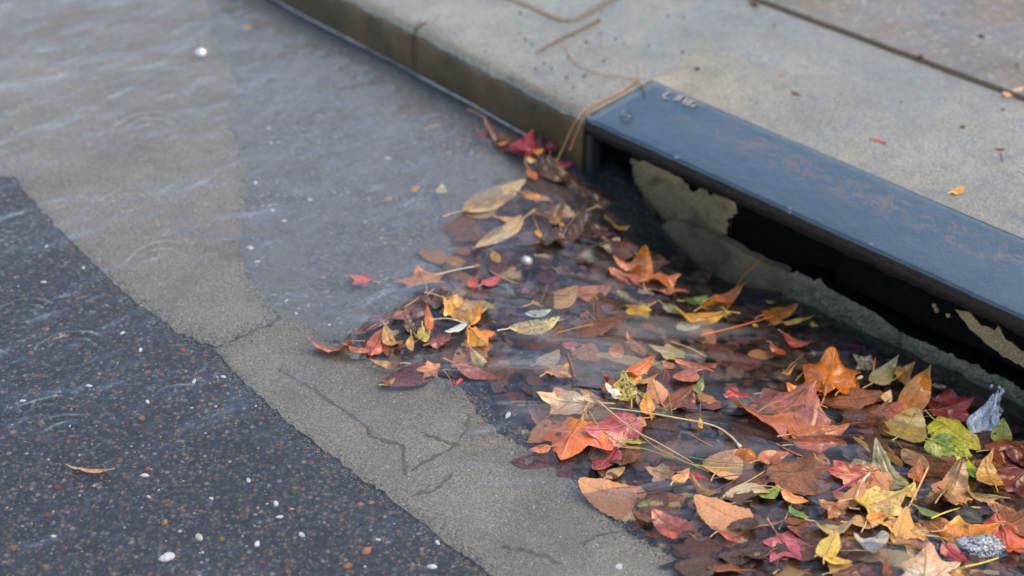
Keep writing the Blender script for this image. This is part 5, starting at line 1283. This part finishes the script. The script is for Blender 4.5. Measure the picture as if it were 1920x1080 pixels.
# ------------------------------------------------------------------ litter on the kerb and the pavement
K = 'kerb'
stick('pine_needle', [(1200, 113, 12), (1202, 128, 6), (1194, 148, 3), (1150, 180, 2), (1105, 198, 2), (1085, 218, 1), (1070, 245, -25), (1045, 300, -75)], .0010, .0008, 'ochre', 'longest orange pine needle hanging from the lid corner down to the water', 'needle', K, pt=26)
stick('pine_needle', [(1194, 149, 4), (1165, 172, 3), (1122, 193, 3), (1100, 210, 2), (1083, 245, -22), (1068, 282, -52)], .0011, .0009, 'rust', 'second pine needle bending over the corner of the lid', 'needle', K, pt=24)
stick('pine_needle', [(1195, 147, 4), (1150, 142, 3), (1110, 133, 2), (1085, 122, 2), (1070, 108, 2), (1058, 84, 2)], .0009, .0007, 'ochre', 'pine needle lying flat on the kerb above the lid corner', 'needle', K, pt=22)
stick('pine_needle', [(1194, 152, 5), (1204, 162, 6), (1210, 182, 5)], .0012, .0007, 'dark', 'short dark curved needle end on the lid corner', 'needle', K)
stick('twig', [(1006, 98, 2), (1040, 78, 2), (1085, 57, 2), (1124, 36, 2)], .0011, .0018, 'brown', 'thin red brown twig lying on the kerb', 'twig', K, bumps=.5)
stick('twig', [(775, 48, 2), (790, 36, 2)], .0010, .0006, 'brown', 'tiny brown twig over the joint in the kerb', 'twig', K)
Lf('oval', (1783, 362), (1809, 350), .55, 2, 6, 'gold', 'yellow', 'small golden leaf lying on the pavement edge above the lid', surf=K, stem=.3)
Lf('oval', (1636, 261), (1664, 268), .45, 1, 1, 'salmon', 'red', 'small dusty red leaf on the middle of the kerb', surf=K, stem=.2)
Lf('oval', (1867, 279), (1886, 280), .45, 1, 1, 'maroon', 'mauve', 'tiny maroon leaf on the kerb near the right edge', surf=K, stem=.2)
Lf('lance', (1881, 179), (1922, 165), .42, 2, 4, 'peach', 'cream', 'pale orange leaf on the pavement joint at the right edge', surf=K, stem=0)
Lf('oval', (1759, 71), (1777, 76), .6, 1, 2, 'yellow', 'lime', 'tiny yellow leaf on the brown pavement', surf=K, stem=0)
Lf('oval', (1895, 18), (1908, 26), .5, 1, 2, 'orange', 'peach', 'tiny orange leaf on the brown pavement near the upper right corner', surf=K, stem=0)
Lf('oval', (1460, 140), (1474, 142), .4, 1, 1, 'salmon', 'rust', 'tiny salmon fleck on the kerb right of the dark crumb', surf=K, stem=0, rib=False)
Lf('oval', (1484, 172), (1502, 178), .5, 1, 1, 'maroon', 'brown', 'small brown star shaped scrap on the kerb', surf=K, stem=0)
Lf('oval', (1403, 2), (1424, 6), .6, 2, 6, 'rust', 'dark', 'dark rusty scrap at the upper end of the pavement joint', surf=K, stem=0)
Lf('lance', (1724, 98), (1728, 108), .6, 2, 8, 'brown', 'dark', 'dark upright scrap at a dent in the pavement joint', surf=K, stem=0)
stick('twig', [(1876, 286, 1), (1879, 302, 1)], .0006, .0006, 'dark', 'hair thin dark stalk below the tiny maroon leaf', 'stalk', K)
def crumb(u, v, rad, label, group=None):
    V = IV2 * (1 + .4 * np.array([mnoise.noise(Vector((x * 2 + u, y * 2, z * 2))) for x, y, z in IV2])[:, None]) * np.array([1, .8, .55]) * rad
    o = link('crumb', mesh('crumb', V, IF2), M['stone']); o.location = on_z(u, v, KZ + .001 + (.004 if to_sn(*on_z(u, v, KZ)[:2])[1] > .6 else 0)); o.color = (.02, .018, .017, 1); o.rotation_euler = (0, 0, rng.uniform(0, 6))
    return setk(o, 'thing', label, 'crumb', group)
crumb(1308, 129, .0055, 'black crumb on the kerb above the left end of the lid')
crumb(1805, 237, .004, 'black crumb on the kerb right of the small dusty red leaf')
crumb(1840, 68, .007, 'dark clod on the brown pavement near the right edge')
for u, v in ((1283, 32), (1253, 30), (1451, 47), (1520, 30), (1747, 41), (1768, 26), (1810, 2), (1907, 122), (1217, 85), (1100, 78), (1126, 62), (1155, 72), (1170, 80), (1280, 97), (1125, 85), (1132, 113), (1067, 105), (1062, 145), (1100, 140), (1095, 142), (1075, 163), (985, 73), (910, 96), (998, 82), (975, 62), (1128, 20),
             (1067, 34), (1090, 30), (1098, 24), (975, 23), (1034, 128), (1020, 118), (960, 150), (1005, 128), (1578, 175), (1880, 205), (1690, 190)):
    crumb(u, v, rng.uniform(.0018, .0034), 'tiny dark crumb of soil lying on the wet concrete', 'tiny soil crumbs on the concrete')
# wet score marks in the kerb slab at the top: a shallow recess outlined by a groove
P = [on_z(u, v, KZ + .0012) for u, v in ((930, -12), (985, 8), (1035, 30), (1062, 38), (1085, 34), (1120, 12), (1160, -8))]
Q = spline(P, 30); V, F = [], []
for i, p in enumerate(Q):
    t = Q[min(i + 1, 29)] - Q[max(0, i - 1)]; t /= np.linalg.norm(t); nn = np.array([-t[1], t[0], 0]) * (.007 + .003 * mnoise.noise(Vector((i * .5, 0, 0))))
    V += [p - nn, p + np.array([0, 0, .0012]), p + nn]
    if i: b2 = 3 * i; F += [(b2 - 3, b2 - 2, b2 + 1, b2), (b2 - 2, b2 - 1, b2 + 2, b2 + 1)]
link('score_mark', mesh('score_mark', V, F), M['crack'], kerb_b)
bpy.context.view_layer.update()
